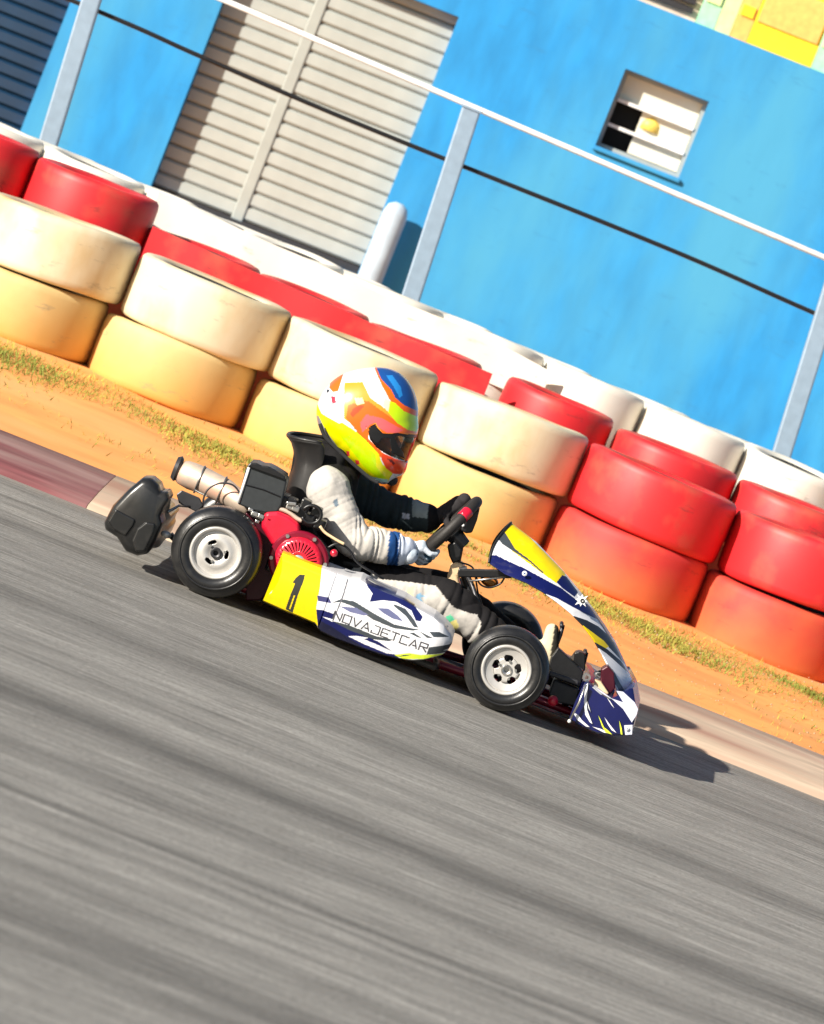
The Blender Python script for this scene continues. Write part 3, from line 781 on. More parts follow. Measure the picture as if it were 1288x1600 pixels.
# air box
ab = XZ([(371, 787), (384, 733), (390, 725), (446, 746), (449, 751), (440, 790), (434, 800), (414, 801), (395, 797)], .10)
abx = obj('air_box', prism(ab, .09, .25), M['grey_plastic'], eng, bevel=.008, seg=3)
lid = XZ([(386, 728), (392, 722), (402, 723), (410, 727), (420, 728), (430, 733), (447, 744), (446, 750)], .10)
obj('lid', prism(lid, .08, .26), M['black_plastic'], abx, bevel=.004)
obj('edge_strip', tube([P(390, 728, .088), P(381, 757, .088), P(372, 786, .088)], .0045, 8), M['white_paint'], abx, smooth=True)
obj('seam', tube([P(383, 757, .089), P(412, 765, .089), P(438, 776, .089)], .0025, 6), M['black_plastic'], abx)
# carburettor and small fittings between air box and shroud
b = MB()
for x_, y_, s_ in ((398, 803, .011), (408, 807, .010), (392, 797, .008), (421, 812, .008), (402, 815, .007), (452, 792, .01), (462, 795, .012)):
    c = P(x_, y_, .09); b.add(box(c.x - s_, c.x + s_, .085, .12, c.z - s_ * .7, c.z + s_ * .7))
obj('carburettor', b.vf, M['steel'], eng, bevel=.003)
b = MB()
for x_, y_, s_ in ((440, 782, .02), (455, 786, .018), (470, 800, .02), (482, 812, .02), (495, 800, .016), (478, 788, .016), (500, 820, .018)):
    c = P(x_, y_, .14); b.add(box(c.x - s_, c.x + s_, .11, .19, c.z - s_, c.z + s_))
obj('governor_housing', b.vf, M['black_plastic'], eng, bevel=.006)
ring = [P(487 + 15 * math.cos(t), 804 + 14 * math.sin(t), .09) for t in np.linspace(-2.6, 2.9, 22)]
obj('hose', tube(ring, .006, 8), M['black_plastic'], eng, smooth=True)
obj('lever', bar(P(448, 786, .08), P(463, 788, .08), .005, .010), M['steel'], eng, bevel=.002)
obj('fuel_line', tube(smoothpath([P(x, y, .08) for x, y in ((500, 822), (508, 832), (520, 840), (530, 846), (538, 850))], 5), .0045, 8), M['beige'], eng, smooth=True)
obj('knob', lathe([(0, -.012), (.010, -.010), (.012, 0), (.0, .002)], (P(522, 864, .07).x, .07, P(522, 864, .07).z), 'y', 20, False), M['red_paint'], eng, smooth=True)
obj('throttle_cable', tube(smoothpath([P(x, y, .09) for x, y in ((512, 856), (525, 850), (538, 853), (548, 862), (560, 880), (600, 905))], 5), .0035, 8), M['black_plastic'], eng, smooth=True)
# exhaust
ex = [P(x, y, Y) for x, y, Y in ((280, 733, .34), (287, 738, .34), (300, 744, .33), (316, 750, .32), (330, 757, .31), (350, 767, .29), (372, 782, .25), (392, 796, .22))]
exo = obj('exhaust_can', tube(ex, [.030, .040, .043, .042, .041, .040, .034, .026], 24), M['exhaust'], eng, smooth=True)
obj('tail_ring', lathe([(.0, .008), (.034, .008), (.042, .0), (.034, -.012), (0, -.012)], (ex[0].x - .004, ex[0].y, ex[0].z), 'x', 28, False), M['dark_steel'], exo, smooth='auto')
for (x_, y_) in ((312, 749), (346, 766)):
    c = P(x_, y_, .32 if x_ < 320 else .29); d = (ex[5] - ex[2]).normalized(); u = d.cross(Vector((0, 1, 0))).normalized(); q = Vector((0, 1, 0))
    obj('clamp', tube([c + (u * math.cos(t) + q * math.sin(t)) * .0445 for t in np.linspace(0, 2 * math.pi, 28)[:-1]], .003, 6, True), M['steel'], exo, smooth=True)
obj('spark_cable', tube(smoothpath([P(x, y, .2) for x, y in ((316, 800), (319, 776), (328, 762), (345, 755), (362, 757), (372, 766), (378, 780))], 6), .003, 8), M['dark_steel'], eng, smooth=True)
obj('spring', tube([P(305 + i * .55, 766 + i * .26 + (1.6 if i % 2 else -1.6), .22) for i in range(34)], .0022, 6), M['steel'], eng)
obj('exhaust_bracket', prism(XZ([(276, 772), (284, 766), (312, 778), (318, 790), (308, 800), (280, 786)], .2), .19, .21), M['dark_steel'], eng, bevel=.003)
obj('bracket_arm', tube([P(262, 800, .1), P(280, 790, .15), P(300, 792, .2)], .004, 8), M['steel'], kart, smooth=True)
obj('canister', ball(P(260, 835, .05), .014, 14, (1.3, 1, .8)), M['rim_metal'], kart, smooth=True)

# ---- side pods
podtop = [(441, 864), (470, 876), (501, 888), (530, 899), (548, 905), (563, 907), (583, 918), (604, 927), (631, 938), (655, 953), (678, 966), (694, 980), (704, 993), (707, 1001)]
podbot = [(411, 938), (440, 951), (470, 963), (493, 973), (501, 985), (526, 997), (557, 1009), (592, 1021), (620, 1028), (645, 1031), (662, 1030), (680, 1026), (692, 1023), (701, 1016), (706, 1008)]


def resamp(pts, n):
    A = np.array([tuple(p) for p in pts]); d = np.r_[0, np.cumsum(np.hypot(*np.diff(A, axis=0).T))]
    t = np.linspace(0, d[-1], n); return np.c_[np.interp(t, d, A[:, 0]), np.interp(t, d, A[:, 1])]


def pod(near):
    NU, NV = (540, 150) if near else (60, 24)
    T = resamp(XZ(podtop, .0), NU); B = resamp(XZ(podbot, .0), NU)
    sg = 1 if near else -1; y0 = .012 if near else .908
    v = []; f = []
    rowsv = [(-.28, .14), (-.16, .05), (-.06, .012)]
    vs = [-3, -2, -1] + list(np.linspace(0, 1, NV)) + [10, 11, 12]
    for i in range(NU):
        u = i / (NU - 1); t = T[i]; b = B[i]
        bow = .055 * (u > .86) * ((u - .86) / .14) ** 2
        cv = .022 * (1 - u) ** 10
        for q in vs:
            if q in (-3, -2, -1): p = b + (t - b) * [0, -.02, .0][int(q)] ; ins = {-3: .15, -2: .05, -1: .014}[q]; dz = {-3: -.0, -2: -.006, -1: -.003}[q]; v.append((p[0], y0 + sg * (ins + bow), p[1] + dz)); continue
            if q >= 10: ins = {10: .012, 11: .05, 12: .16}[q]; dz = {10: .003, 11: .006, 12: .012}[q]; v.append((t[0], y0 + sg * (ins + bow), t[1] + dz)); continue
            p = b + (t - b) * q
            bulge = -.022 * math.sin(math.pi * (.1 + .85 * q)) + .010 * math.exp(-((q - .62) / .05) ** 2) * (u > .2) * 0
            v.append((p[0] + cv * math.sin(math.pi * q), y0 + sg * (bulge + bow + .006 * math.exp(-((u - .30) / .003) ** 2)), p[1]))
    n = len(vs)
    for i in range(NU - 1):
        for k in range(n - 1): q = (i * n + k, (i + 1) * n + k, (i + 1) * n + k + 1, i * n + k + 1); f.append(q if near else q[::-1])
    f.append(tuple(range(n)) if near else tuple(range(n))[::-1]); e = (NU - 1) * n; f.append(tuple(range(e, e + n))[::-1] if near else tuple(range(e, e + n)))
    o = obj('side_pod', (v, f), M['printed'], kart, smooth='auto')
    A = world_verts(o); X, Z = A[:, 0], A[:, 2]; C = np.tile(WHITE, (len(A), 1)).astype(float)
    def pt(poly, c): C[inpoly(X, Z, XZ(poly, .0))] = c
    LIME = (.70, .85, .05)
    pt(Z3([(80, 400), (150, 360), (185, 280), (205, 200), (195, 130), (300, 170), (418, 215), (408, 330), (388, 440), (398, 535), (200, 500)]), YEL)
    pt(Z3([(205, 178), (410, 262), (409, 270), (207, 190)]), (.6, .5, .01))
    pt(Z3([(392, 372), (455, 384), (470, 415), (398, 402)]), (.05, .05, .16))
    pt(Z3([(388, 448), (420, 450), (480, 470), (470, 505), (560, 545), (640, 585), (720, 620), (830, 700), (640, 760), (396, 545)]), NAVY)
    pt(Z3([(396, 500), (470, 540), (560, 600), (640, 650), (760, 690), (860, 712), (800, 760), (600, 800), (392, 700)]), (.006, .007, .03))
    pt(Z3([(555, 590), (600, 588), (665, 598), (640, 606), (700, 630), (830, 690), (760, 682), (640, 632)]), WHITE)
    pt(Z3([(420, 486), (450, 492), (520, 515), (470, 512)]), WHITE)
    pt(Z3([(640, 285), (760, 350), (850, 390), (900, 420), (952, 488), (940, 512), (915, 507), (892, 455), (810, 408), (740, 400), (670, 408), (686, 365), (660, 330)]), NAVY)
    pt(Z3([(470, 412), (520, 392), (590, 405), (700, 472), (800, 526), (900, 548), (940, 552), (900, 560), (800, 547), (690, 502), (590, 434), (520, 408)]), INK)
    pt(Z3([(510, 430), (600, 438), (665, 475), (640, 480), (570, 462)]), (.14, .15, .28))
    pt(Z3([(712, 440), (770, 443), (820, 480), (850, 512), (790, 495), (740, 465)]), (.12, .13, .25))
    pt(Z3([(795, 420), (860, 445), (905, 500), (930, 545), (905, 540), (862, 482), (800, 432)]), INK)
    pt(Z3([(470, 508), (560, 530), (640, 562), (700, 588), (795, 607), (775, 616), (690, 606), (560, 556)]), INK)
    pt(Z3([(985, 648), (1110, 635), (1110, 655), (1060, 668), (1100, 672), (1040, 684), (972, 688)]), INK)
    pt(Z3([(985, 565), (1040, 568), (1092, 597), (1010, 594)]), INK); pt(Z3([(930, 560), (960, 575), (1010, 600), (975, 598)]), INK); pt(Z3([(880, 572), (905, 570), (950, 600), (925, 595)]), INK)
    pt(Z3([(800, 690), (880, 680), (940, 690), (1090, 684), (960, 712), (850, 712)]), LIME)
    pt(Z3([(820, 700), (850, 690), (900, 688), (860, 696)]), INK)
    pt(Z3([(552, 285), (559, 287), (533, 380), (500, 460), (478, 512), (472, 510), (497, 450), (528, 370)]), (.12, .12, .14))
    # number one
    pt(Z3([(262, 305), (280, 280), (300, 263), (328, 265), (322, 295), (292, 370), (262, 468), (224, 448), (252, 368), (276, 310)]), (.035, .035, .03))
    pt(Z3([(270, 372), (276, 374), (250, 448), (243, 446)]), YEL)
    # lettering: strokes on a 4 x 6 grid
    G = {'N': [((0, 0), (0, 6)), ((0, 6), (4, 0)), ((4, 0), (4, 6))], 'O': [((0, 0), (0, 6)), ((0, 6), (4, 6)), ((4, 6), (4, 0)), ((4, 0), (0, 0))], 'V': [((0, 6), (2, 0)), ((2, 0), (4, 6))],
         'A': [((0, 0), (2, 6)), ((2, 6), (4, 0)), ((1.6, 1.6), (3.2, 1.6))], 'J': [((1, 6), (4, 6)), ((4, 6), (4, 0)), ((4, 0), (0, 0)), ((0, 0), (0, 1.6))],
         'E': [((0, 0), (0, 6)), ((0, 6), (4, 6)), ((0, 3), (3.4, 3)), ((0, 0), (4, 0))], 'T': [((0, 6), (4, 6)), ((2, 6), (2, 0))], 'C': [((4, 6), (0, 6)), ((0, 6), (0, 0)), ((0, 0), (4, 0))],
         'R': [((0, 0), (0, 6)), ((0, 6), (4, 6)), ((4, 6), (4, 3)), ((4, 3), (0, 3)), ((1.6, 3), (4, 0))]}
    a0 = np.array([520., 966.]); a1 = np.array([669., 1020.]); ex_ = (a1 - a0) / 10; up_ = np.array([4.3, -11.6]) / 6; sx = ex_ * .76 / 4
    for i, ch in enumerate('NOVAJETCAR'):
        for p, q in G[ch]:
            p = a0 + ex_ * i + sx * p[0] + up_ * p[1]; q = a0 + ex_ * i + sx * q[0] + up_ * q[1]
            d = (q - p) / np.linalg.norm(q - p); nn = np.array([-d[1], d[0]]) * 1.15; p = p - d * .8; q = q + d * .8
            pt([tuple(p + nn), tuple(q + nn), tuple(q - nn), tuple(p - nn)], (.05, .05, .06))
    set_paint(o, C); return o
pod(True); pod(False)
obj('pod_stay', tube([P(575, 906, .08), P(640, 944, .08), P(700, 980, .08)], .004, 8), M['steel'], kart, smooth=True)

# ---- sweeping front panel
Oc = [(800, 819), (838, 848), (880, 892), (905, 923), (925, 949), (945, 977), (962, 1004), (976, 1034), (988, 1062), (994, 1090), (998, 1112), (993, 1132), (987, 1150)]
Ic = [(765, 882), (790, 899), (822, 911), (848, 925), (872, 942), (892, 958), (910, 976), (928, 1000), (944, 1028), (957, 1052), (964, 1075), (968, 1098), (974, 1120)]
NT, NS = 520, 180
O = resamp(XZ(Oc, .42), NT); I = resamp(XZ(Ic, .30), NT); v = []; f = []
for i in range(NT):
    t = i / (NT - 1); hw = .115 + .03 * math.sin(math.pi * min(1, t * 1.2)) + .10 * max(0, t - .7) / .3
    bowt = .012 * math.sin(math.pi * .5) * max(0, 1 - t * 12)
    for k in range(NS):
        s = -1 + 2 * k / (NS - 1); g = abs(s) ** 1.7
        p = O[i] + (I[i] - O[i]) * g
        # the rear edge of the panel curves like a bow
        c = -.014 * math.sin(math.pi * g) * max(0, 1 - t * 6)
        v.append((p[0] + c, YK + hw * math.copysign(abs(s) ** .9, s), p[1] + c * .3))
for i in range(NT - 1):
    for k in range(NS - 1): f.append((i * NS + k, (i + 1) * NS + k, (i + 1) * NS + k + 1, i * NS + k + 1))
fp = obj('front_panel', (v, f), M['printed'], kart, smooth=True, solid=.004)
A = world_verts(fp); X, Z = A[:, 0], A[:, 2]; C = np.tile(WHITE, (len(A), 1)).astype(float)
def pt(poly, c, Y=.34): C[inpoly(X, Z, XZ(poly, Y))] = c
pt(Z6([(200, 215), (300, 90), (360, 120), (780, 540), (700, 605), (600, 535), (330, 340)]), YEL)
pt(Z6([(200, 230), (260, 180), (300, 240), (350, 320), (480, 415), (590, 515), (580, 520), (470, 425), (330, 335), (240, 275)]), INK)
pt(Z6([(110, 370), (190, 365), (300, 420), (430, 475), (740, 645), (870, 750), (1000, 835), (1110, 950), (1190, 1080), (1140, 1070), (1040, 915), (900, 835), (700, 720), (480, 632), (330, 575), (80, 500)]), NAVY)
pt(Z6([(698, 595), (745, 545), (780, 560), (880, 690), (850, 722), (740, 640)]), NAVY)
pt(Z5([(300, 20), (380, 40), (500, 150), (600, 260), (690, 430), (650, 410), (560, 260), (500, 210), (380, 100)]), NAVY)
pt(Z5([(60, 10), (130, 60), (240, 140), (380, 195), (500, 268), (640, 400), (740, 550), (800, 700), (680, 560), (560, 430), (420, 350), (230, 175), (80, 80)]), BLK)
pt(Z5([(200, 140), (290, 200), (430, 310), (560, 415), (612, 478), (570, 500), (470, 430), (380, 340)]), YEL)
pt(Z5([(400, 360), (470, 420), (600, 505), (740, 640), (830, 780), (700, 650), (590, 545), (450, 440)]), BLK)
pt(Z5([(620, 690), (655, 705), (720, 830), (800, 970), (740, 960), (680, 850)]), BLK)
pt(Z5([(800, 980), (850, 1010), (890, 1060), (820, 1020)]), BLK); pt(Z5([(790, 1100), (850, 1130), (885, 1170), (830, 1140)]), BLK)
set_paint(fp, C)
edge = [Vector(v[k]) for k in range(NS)]
obj('rubber_edge', tube([e + Vector((-.003, 0, .001)) for e in edge], .004, 8), M['black_plastic'], fp, smooth=True)
def ring_bolt(x, y, Y, r, par, name='bolt'):
    c = P(x, y, Y); obj(name, lathe([(r * .35, 0), (r, 0), (r, -.004), (r * .45, -.006), (r * .35, -.004)], (c.x, Y, c.z), 'y', 20), M['white_paint'], par)
    obj(name, lathe([(0, -.003), (r * .34, -.003), (r * .34, 0), (0, 0)], (c.x, Y, c.z), 'y', 12, False), mat('blue_bolt', (.1, .2, .5), .3, .5), par)
ring_bolt(820, 896, .325, .008, fp)
# star shaped white badge
c = P(909, 938, .335); st = []
for k in range(16):
    a = 2 * math.pi * k / 16 + .2; r_ = (.025, .011)[k % 2] * (1 if k % 4 else .8); st.append((c.x + r_ * math.cos(a), c.z + r_ * math.sin(a)))
obj('badge', prism(st, .328, .334), M['white_paint'], fp, bevel=.001)
obj('badge_centre', lathe([(.003, 0), (.007, 0), (.007, -.002), (.003, -.002)], (c.x + .003, .328, c.z), 'y', 16), M['black_plastic'], fp)

# ---- nose cone
nose = XZ([(918, 1066), (930, 1074), (944, 1086), (958, 1094), (976, 1086), (992, 1076), (998, 1108), (994, 1130), (987, 1149), (962, 1150), (938, 1147), (915, 1137), (893, 1124), (903, 1097)], .12)
ncx = .78; v = []; f = []; n = len(nose)
for y_, s_, dx in ((.10, .96, -.012), (.106, 1, -.006), (.2, 1.0, .0), (.46, 1.0, .012), (.72, 1.0, .0), (.814, 1.0, -.006), (.82, .96, -.012)):
    for a, b in nose: v.append((ncx + (a - ncx) * s_ + dx, y_, .14 + (b - .14) * s_))
for i in range(6):
    for k in range(n): f.append((i * n + k, (i + 1) * n + k, (i + 1) * n + (k + 1) % n, i * n + (k + 1) % n))
nz = MB(); nz.v = [Vector(p) for p in v]; nz.f = f + [tuple(range(n)), tuple(range(6 * n, 7 * n))[::-1]]
bm = bmesh.new(); bv = [bm.verts.new(p) for p in nz.v]; [bm.faces.new([bv[i] for i in q]) for q in nz.f]; bmesh.ops.recalc_face_normals(bm, faces=bm.faces)
vf_ = ([v_.co.copy() for v_ in bm.verts], [tuple(x.index for x in q.verts) for q in bm.faces]) if not bm.verts.index_update() else None; bm.free()
nc = obj('nose_cone', vf_, mat('navy_plastic', NAVY, .3, scale=40, var=.05, bump=.05, coat=.5), kart, smooth='auto')
nc.data.materials.append(M['white_paint'])
for p in nc.data.polygons:
    cc = p.center + WO[nc.name]
    if p.normal.x > .25 and cc.z > .05 and abs(p.normal.y) < .5: p.material_index = 1
def sticker(poly, c, Y=.094):
    key = 'st_%s' % (c,)
    if key not in M: M[key] = mat('sticker_' + c, {'white': (.8, .8, .84), 'lime': (.75, .85, .05), 'pale': (.6, .62, .75), 'black': BLK}[c], .3, bump=0, var=.03)
    o = obj('sticker', prism(XZ(poly, Y), Y, Y + .004), M[key], nc)
sticker(Z5([(365, 870), (395, 850), (388, 940), (378, 1040), (385, 1130), (440, 1275), (415, 1260), (365, 1180), (352, 1040)]), 'white')
sticker(Z5([(382, 1030), (400, 1080), (420, 1150), (400, 1110)]), 'white', .0932)
sticker(Z5([(238, 1155), (290, 1180), (330, 1235), (410, 1308), (370, 1300), (280, 1230)]), 'white')
sticker(Z5([(440, 1305), (520, 1325), (580, 1350), (640, 1380), (560, 1365)]), 'white')
sticker(Z5([(500, 1185), (530, 1240), (560, 1310), (600, 1340), (645, 1385), (575, 1362), (540, 1300)]), 'lime', .0925)
sticker(Z5([(565, 1205), (620, 1280), (690, 1368), (640, 1340), (600, 1280)]), 'white')
sticker(Z5([(720, 1240), (745, 1320), (752, 1388), (735, 1380)]), 'lime')
sticker(Z5([(470, 895), (560, 970), (650, 1020), (760, 1120), (850, 1260), (900, 1180), (915, 1120), (880, 1050), (760, 940), (690, 930), (760, 1050), (640, 1010), (560, 950)]), 'pale', .0915)
sticker(Z5([(590, 1000), (625, 1040), (668, 1110), (640, 1080)]), 'white')
sticker(Z5([(770, 1290), (858, 1285), (852, 1385), (782, 1390)]), 'pale', .0905)
ring_bolt(860 + 803 * .15, 940 + 1325 * .15, .089, .006, nc)
obj('side_strut', tube([P(916, 1070, .08), P(905, 1098, .08), P(890, 1127, .08)], .0035, 8), M['steel'], nc, smooth=True)
obj('strut_end', ball(P(890, 1127, .08), .006, 10), M['white_paint'], nc, smooth=True)
# front bumper tubes and small fittings behind the nose
b = MB()
b.add(tube(smoothpath([(.70, YK - .14, .07), (.80, YK - .16, .10), (.84, YK - .10, .13), (.85, YK, .13), (.84, YK + .10, .13), (.80, YK + .16, .10), (.70, YK + .14, .07)], 6), .010, 10))
b.add(tube(smoothpath([(.66, YK - .12, .06), (.72, YK - .14, .16), (.78, YK - .10, .20), (.79, YK, .205), (.78, YK + .10, .20), (.72, YK + .14, .16), (.66, YK + .12, .06)], 6), .009, 10))
obj('front_bumper', b.vf, M['dark_steel'], kart, smooth=True)
for pts, Y0, Y1, mt in (([(862, 1026), (872, 1012), (900, 1038), (912, 1050), (906, 1075), (868, 1060), (858, 1040)], .28, .34, 'black_plastic'),
                        ([(866, 1062), (905, 1078), (900, 1104), (872, 1098), (858, 1085)], .26, .40, 'grey_plastic'),
                        ([(940, 1046), (950, 1040), (960, 1052), (962, 1076), (952, 1086), (938, 1070)], .26, .34, 'maroon'),
                        ([(930, 1062), (940, 1066), (952, 1084), (944, 1088), (930, 1074)], .22, .26, 'beige'),
                        ([(898, 1020), (905, 1018), (915, 1022), (915, 1048), (904, 1052), (896, 1046)], .40, .47, 'black_plastic'),
                        ([(858, 1048), (905, 1064), (903, 1072), (858, 1056)], .24, .27, 'dark_steel')):
    obj('mounting_block', prism(XZ(pts, Y0), Y0, Y1), M[mt], kart, bevel=.004)
obj('clamp', lathe([(.006, -.01), (.013, -.01), (.013, .01), (.006, .01)], (P(917, 1058, .2).x, .2, P(917, 1058, .2).z), 'y', 20), M['steel'], kart, smooth='auto')
# pedals
for y_, (x0, y0) in ((.36, (876, 975)), (.57, (913, 1018))):
    a = P(x0, y0, y_); base = Vector((a.x + .015, y_, .065))
    pd = obj('pedal', tube([base, Vector((a.x + .012, y_, a.z - .03)), a + Vector((.008, 0, 0))], .007, 8), M['dark_steel'], kart, smooth=True)
    obj('pedal_bar', tube([a + Vector((.004, -.045, 0)), a + Vector((.004, .045, 0))], .007, 8), M['dark_steel'], pd, smooth=True)
obj('tie_rod', tube([(fx + .08, .22, .11), (fx + .07, YK, .10), (fx + .06, .70, .11)], .006, 8), M['steel'], kart, smooth=True)

# ---- seat
sp_ = [(455, 680), (461, 688), (464, 704), (460, 728), (452, 752), (447, 775), (450, 810), (462, 845), (482, 875), (510, 898), (545, 912), (585, 925), (610, 935)]
pr = resamp(XZ(sp_, .46), 60); v = []; f = []; NSs = 33
for i in range(60):
    t = i / 59; a = pr[max(i - 1, 0)]; b = pr[min(i + 1, 59)]; d = (b - a) / np.linalg.norm(b - a); nrm = np.array([-d[1], d[0]])
    if nrm[0] < 0 and t < .5: nrm = -nrm
    q_ = max(0, 1 - t / .3); nrm = nrm * (1 - q_) + np.array([.97, .22]) * q_
    dep = .085 + .02 * max(0, 1 - t * 7); hw = .15 - .02 * abs(t - .4)
    fl = .022 * max(0, 1 - t * 9)
    for k in range(NSs):
        s = -1 + 2 * k / (NSs - 1); g = abs(s) ** 3
        v.append((pr[i][0] + nrm[0] * dep * g - fl * (1 - g) * .4, YK + (hw + fl) * math.sin(s * math.pi / 2) , pr[i][1] + nrm[1] * dep * g + .0))
for i in range(59):
    for k in range(NSs - 1): f.append((i * NSs + k, (i + 1) * NSs + k, (i + 1) * NSs + k + 1, i * NSs + k + 1))
so_ = obj('seat', (v, f), M['seat'], kart, smooth=True, solid=.006)
rim_ = [Vector(v[k]) for k in range(NSs)]
obj('seat_rim', tube(rim_, .006, 8), M['seat'], so_, smooth=True)
obj('seat_stay', tube([P(452, 770, .62), P(420, 850, .64), P(400, 900, .66)], .008, 8), M['steel'], kart, smooth=True)

# ---- steering wheel, column, front supports
SW = P(701, 826, YK); ang = math.radians(64.9); Aax = Vector((math.cos(ang), 0, math.sin(ang))); Nax = Vector((math.sin(ang), 0, -math.cos(ang)))
RW = .122; RT = .0175
def rim_pt(ph, rad=RW): return SW + (Aax * math.cos(ph) - Vector((0, 1, 0)) * math.sin(ph)) * rad
swo = obj('steering_wheel', tube([rim_pt(2 * math.pi * k / 64) for k in range(64)], RT, 16, True), mat('suede_rim', (.02, .017, .015), .6, scale=200, bump=.3), kart, smooth=True)
sk = MB()
for ph in (0, 2.1, -2.1): sk.add(bar(SW + Nax * .02, rim_pt(ph, RW - .008), .028, .006, Nax))
sk.add(tube([SW + Nax * .026, SW + Nax * .014], .035, 20))
obj('spoke', sk.vf, M['black_plastic'], swo, bevel=.002)
obj('top_band', tube([rim_pt(p) for p in np.linspace(.80, 1.05, 8)], RT + .0015, 18), M['red_paint'], swo, smooth=True)['label'] = 'red marker band on the wheel rim'
obj('hub_box', box(-.001, .001, 0, 0, 0, 0) if False else tube([SW + Nax * .02, SW + Nax * .075], [.030, .022], 8), M['black_plastic'], swo, bevel=.003)
c_ = P(738, 816, .44)
obj('display', prism(XZ([(728, 802), (750, 795), (746, 812), (738, 832), (728, 833), (720, 828), (724, 815)], .42), .40, .52), M['black_plastic'], swo, bevel=.005)
obj('button', ball(P(724, 821, .395), .005, 10), M['white_paint'], swo, smooth=True)
obj('steering_column', tube([SW + Nax * .06, P(716, 880, YK), P(760, 990, YK) , P(800, 1075, YK)], .009, 10), M['dark_steel'], kart, smooth=True)
obj('column_joint', prism(XZ([(699, 852), (712, 846), (722, 858), (720, 876), (708, 881), (702, 868)], .44), .43, .49), M['black_plastic'], kart, bevel=.005)
obj('column_support', tube(smoothpath([P(716, 893, .40), P(728, 898, .40), P(738, 915, .39), P(748, 945, .36), P(775, 1010, .34)], 5), .008, 8), M['dark_steel'], kart, smooth=True)
obj('panel_arm', bar(P(716, 895, .40), P(800, 897, .40), .022, .026, (0, 0, 1)), M['black_plastic'], kart, bevel=.004)
obj('panel_arm_rod', tube([P(733, 908, .37), P(790, 902, .37)], .003, 8), M['steel'], kart, smooth=True)
obj('fuel_bottle', ball(P(765, 908, .45), .030, 20, (1, 1, .62)), M['bottle'], kart, smooth=True)
obj('fuel', ball(P(765, 911, .45), .026, 20, (.98, .95, .45)), mat('fuel', (.7, .5, .2), .3, trans=.3), kart, smooth=True)['label'] = 'pale liquid in the clear bottle'
obj('bottle_strap', tube(smoothpath([P(744, 902, .41), P(752, 914, .41), P(766, 918, .41), P(782, 912, .41), P(790, 900, .41)], 5), .003, 8), M['black_plastic'], kart, smooth=True)
obj('fuel_tank', prism(XZ([(704, 884), (712, 877), (724, 880), (728, 890), (716, 900), (722, 925), (712, 928), (698, 905)], .44), .41, .52), M['beige'], kart, bevel=.01, seg=4)
obj('tank_cap', tube([P(718, 890, .40), P(730, 888, .40)], .008, 12), M['dark_steel'], kart)
obj('brake_hose', tube(smoothpath([P(x, y, .42) for x, y in ((716, 878), (735, 884), (742, 895), (748, 930), (760, 960))], 5), .0028, 8), M['black_plastic'], kart, smooth=True)

# ------------------------------------------------------------------ the driver
drv = empty('person', (P(560, 905, YK).x, YK, .05), 'person in multicoloured helmet and cream and black racing suit driving the kart', 'person')
L = lambda *a: P(*a)
limbs = []      # (a, b, ra, rb, colour)
CRM = (.52, .49, .45); BK = (.012, .011, .012); DG = (.035, .05, .055)
def limb(a, b, ra, rb, c, fl=1.0): limbs.append((Vector(a), Vector(b), ra, rb, c, fl))
pel = L(540, 890, YK)
for dy in (-.07, 0, .07): limb(L(490, 712, YK) + Vector((0, dy, 0)), L(500, 760, YK) + Vector((0, dy, 0)), .042, .07, BK); limb(L(474, 700, YK) + Vector((0, dy, 0)), L(470, 745, YK) + Vector((0, dy, 0)), .030, .03, BK); limb(L(492, 708, YK) + Vector((0, dy, 0)), L(522, 716, YK) + Vector((0, dy, 0)), .04, .045, BK)
for dy in (-.065, 0, .065):
    limb(L(545, 893, YK) + Vector((0, dy, 0)), L(505, 810, YK) + Vector((0, dy, 0)), .085, .088, BK)
    limb(L(505, 810, YK) + Vector((0, dy, 0)), L(522, 752, YK) + Vector((0, dy * .9, 0)), .088, .075, BK)
limb(L(522, 750, YK), L(560, 705, YK), .062, .055, BK)                                # neck collar
nS = L(513, 765, .305); fS = Vector((nS.x + .02, .615, nS.z))
limb(L(515, 752, .40), nS + Vector((0, .03, 0)), .072, .074, BK); limb(L(515, 755, .52), fS, .07, .07, DG)
nE = L(548, 842, .275); nW = L(636, 862, .335)
limb(nS, nE, .071, .050, CRM); limb(nE + Vector((.005, 0, .0)), L(600, 854, .30), .053, .048, CRM); limb(L(600, 854, .30), nW, .050, .038, CRM)
fE = L(610, 798, .665); fW = L(671, 811, .60)
limb(fS, fE, .066, .056, DG); limb(fE, fW, .054, .044, DG)
nH = L(566, 915, .375); nK = L(698, 938, .345); nA = L(842, 1052, .36)
limb(nH, nK, .088, .066, CRM); limb(nK, nA, .064, .042, CRM)
fH = Vector((nH.x, .545, nH.z)); fK = L(700, 925, .60); fA = Vector((nA.x + .05, .57, nA.z))
limb(fH, fK, .085, .060, BK); limb(fK, fA, .06, .042, BK)


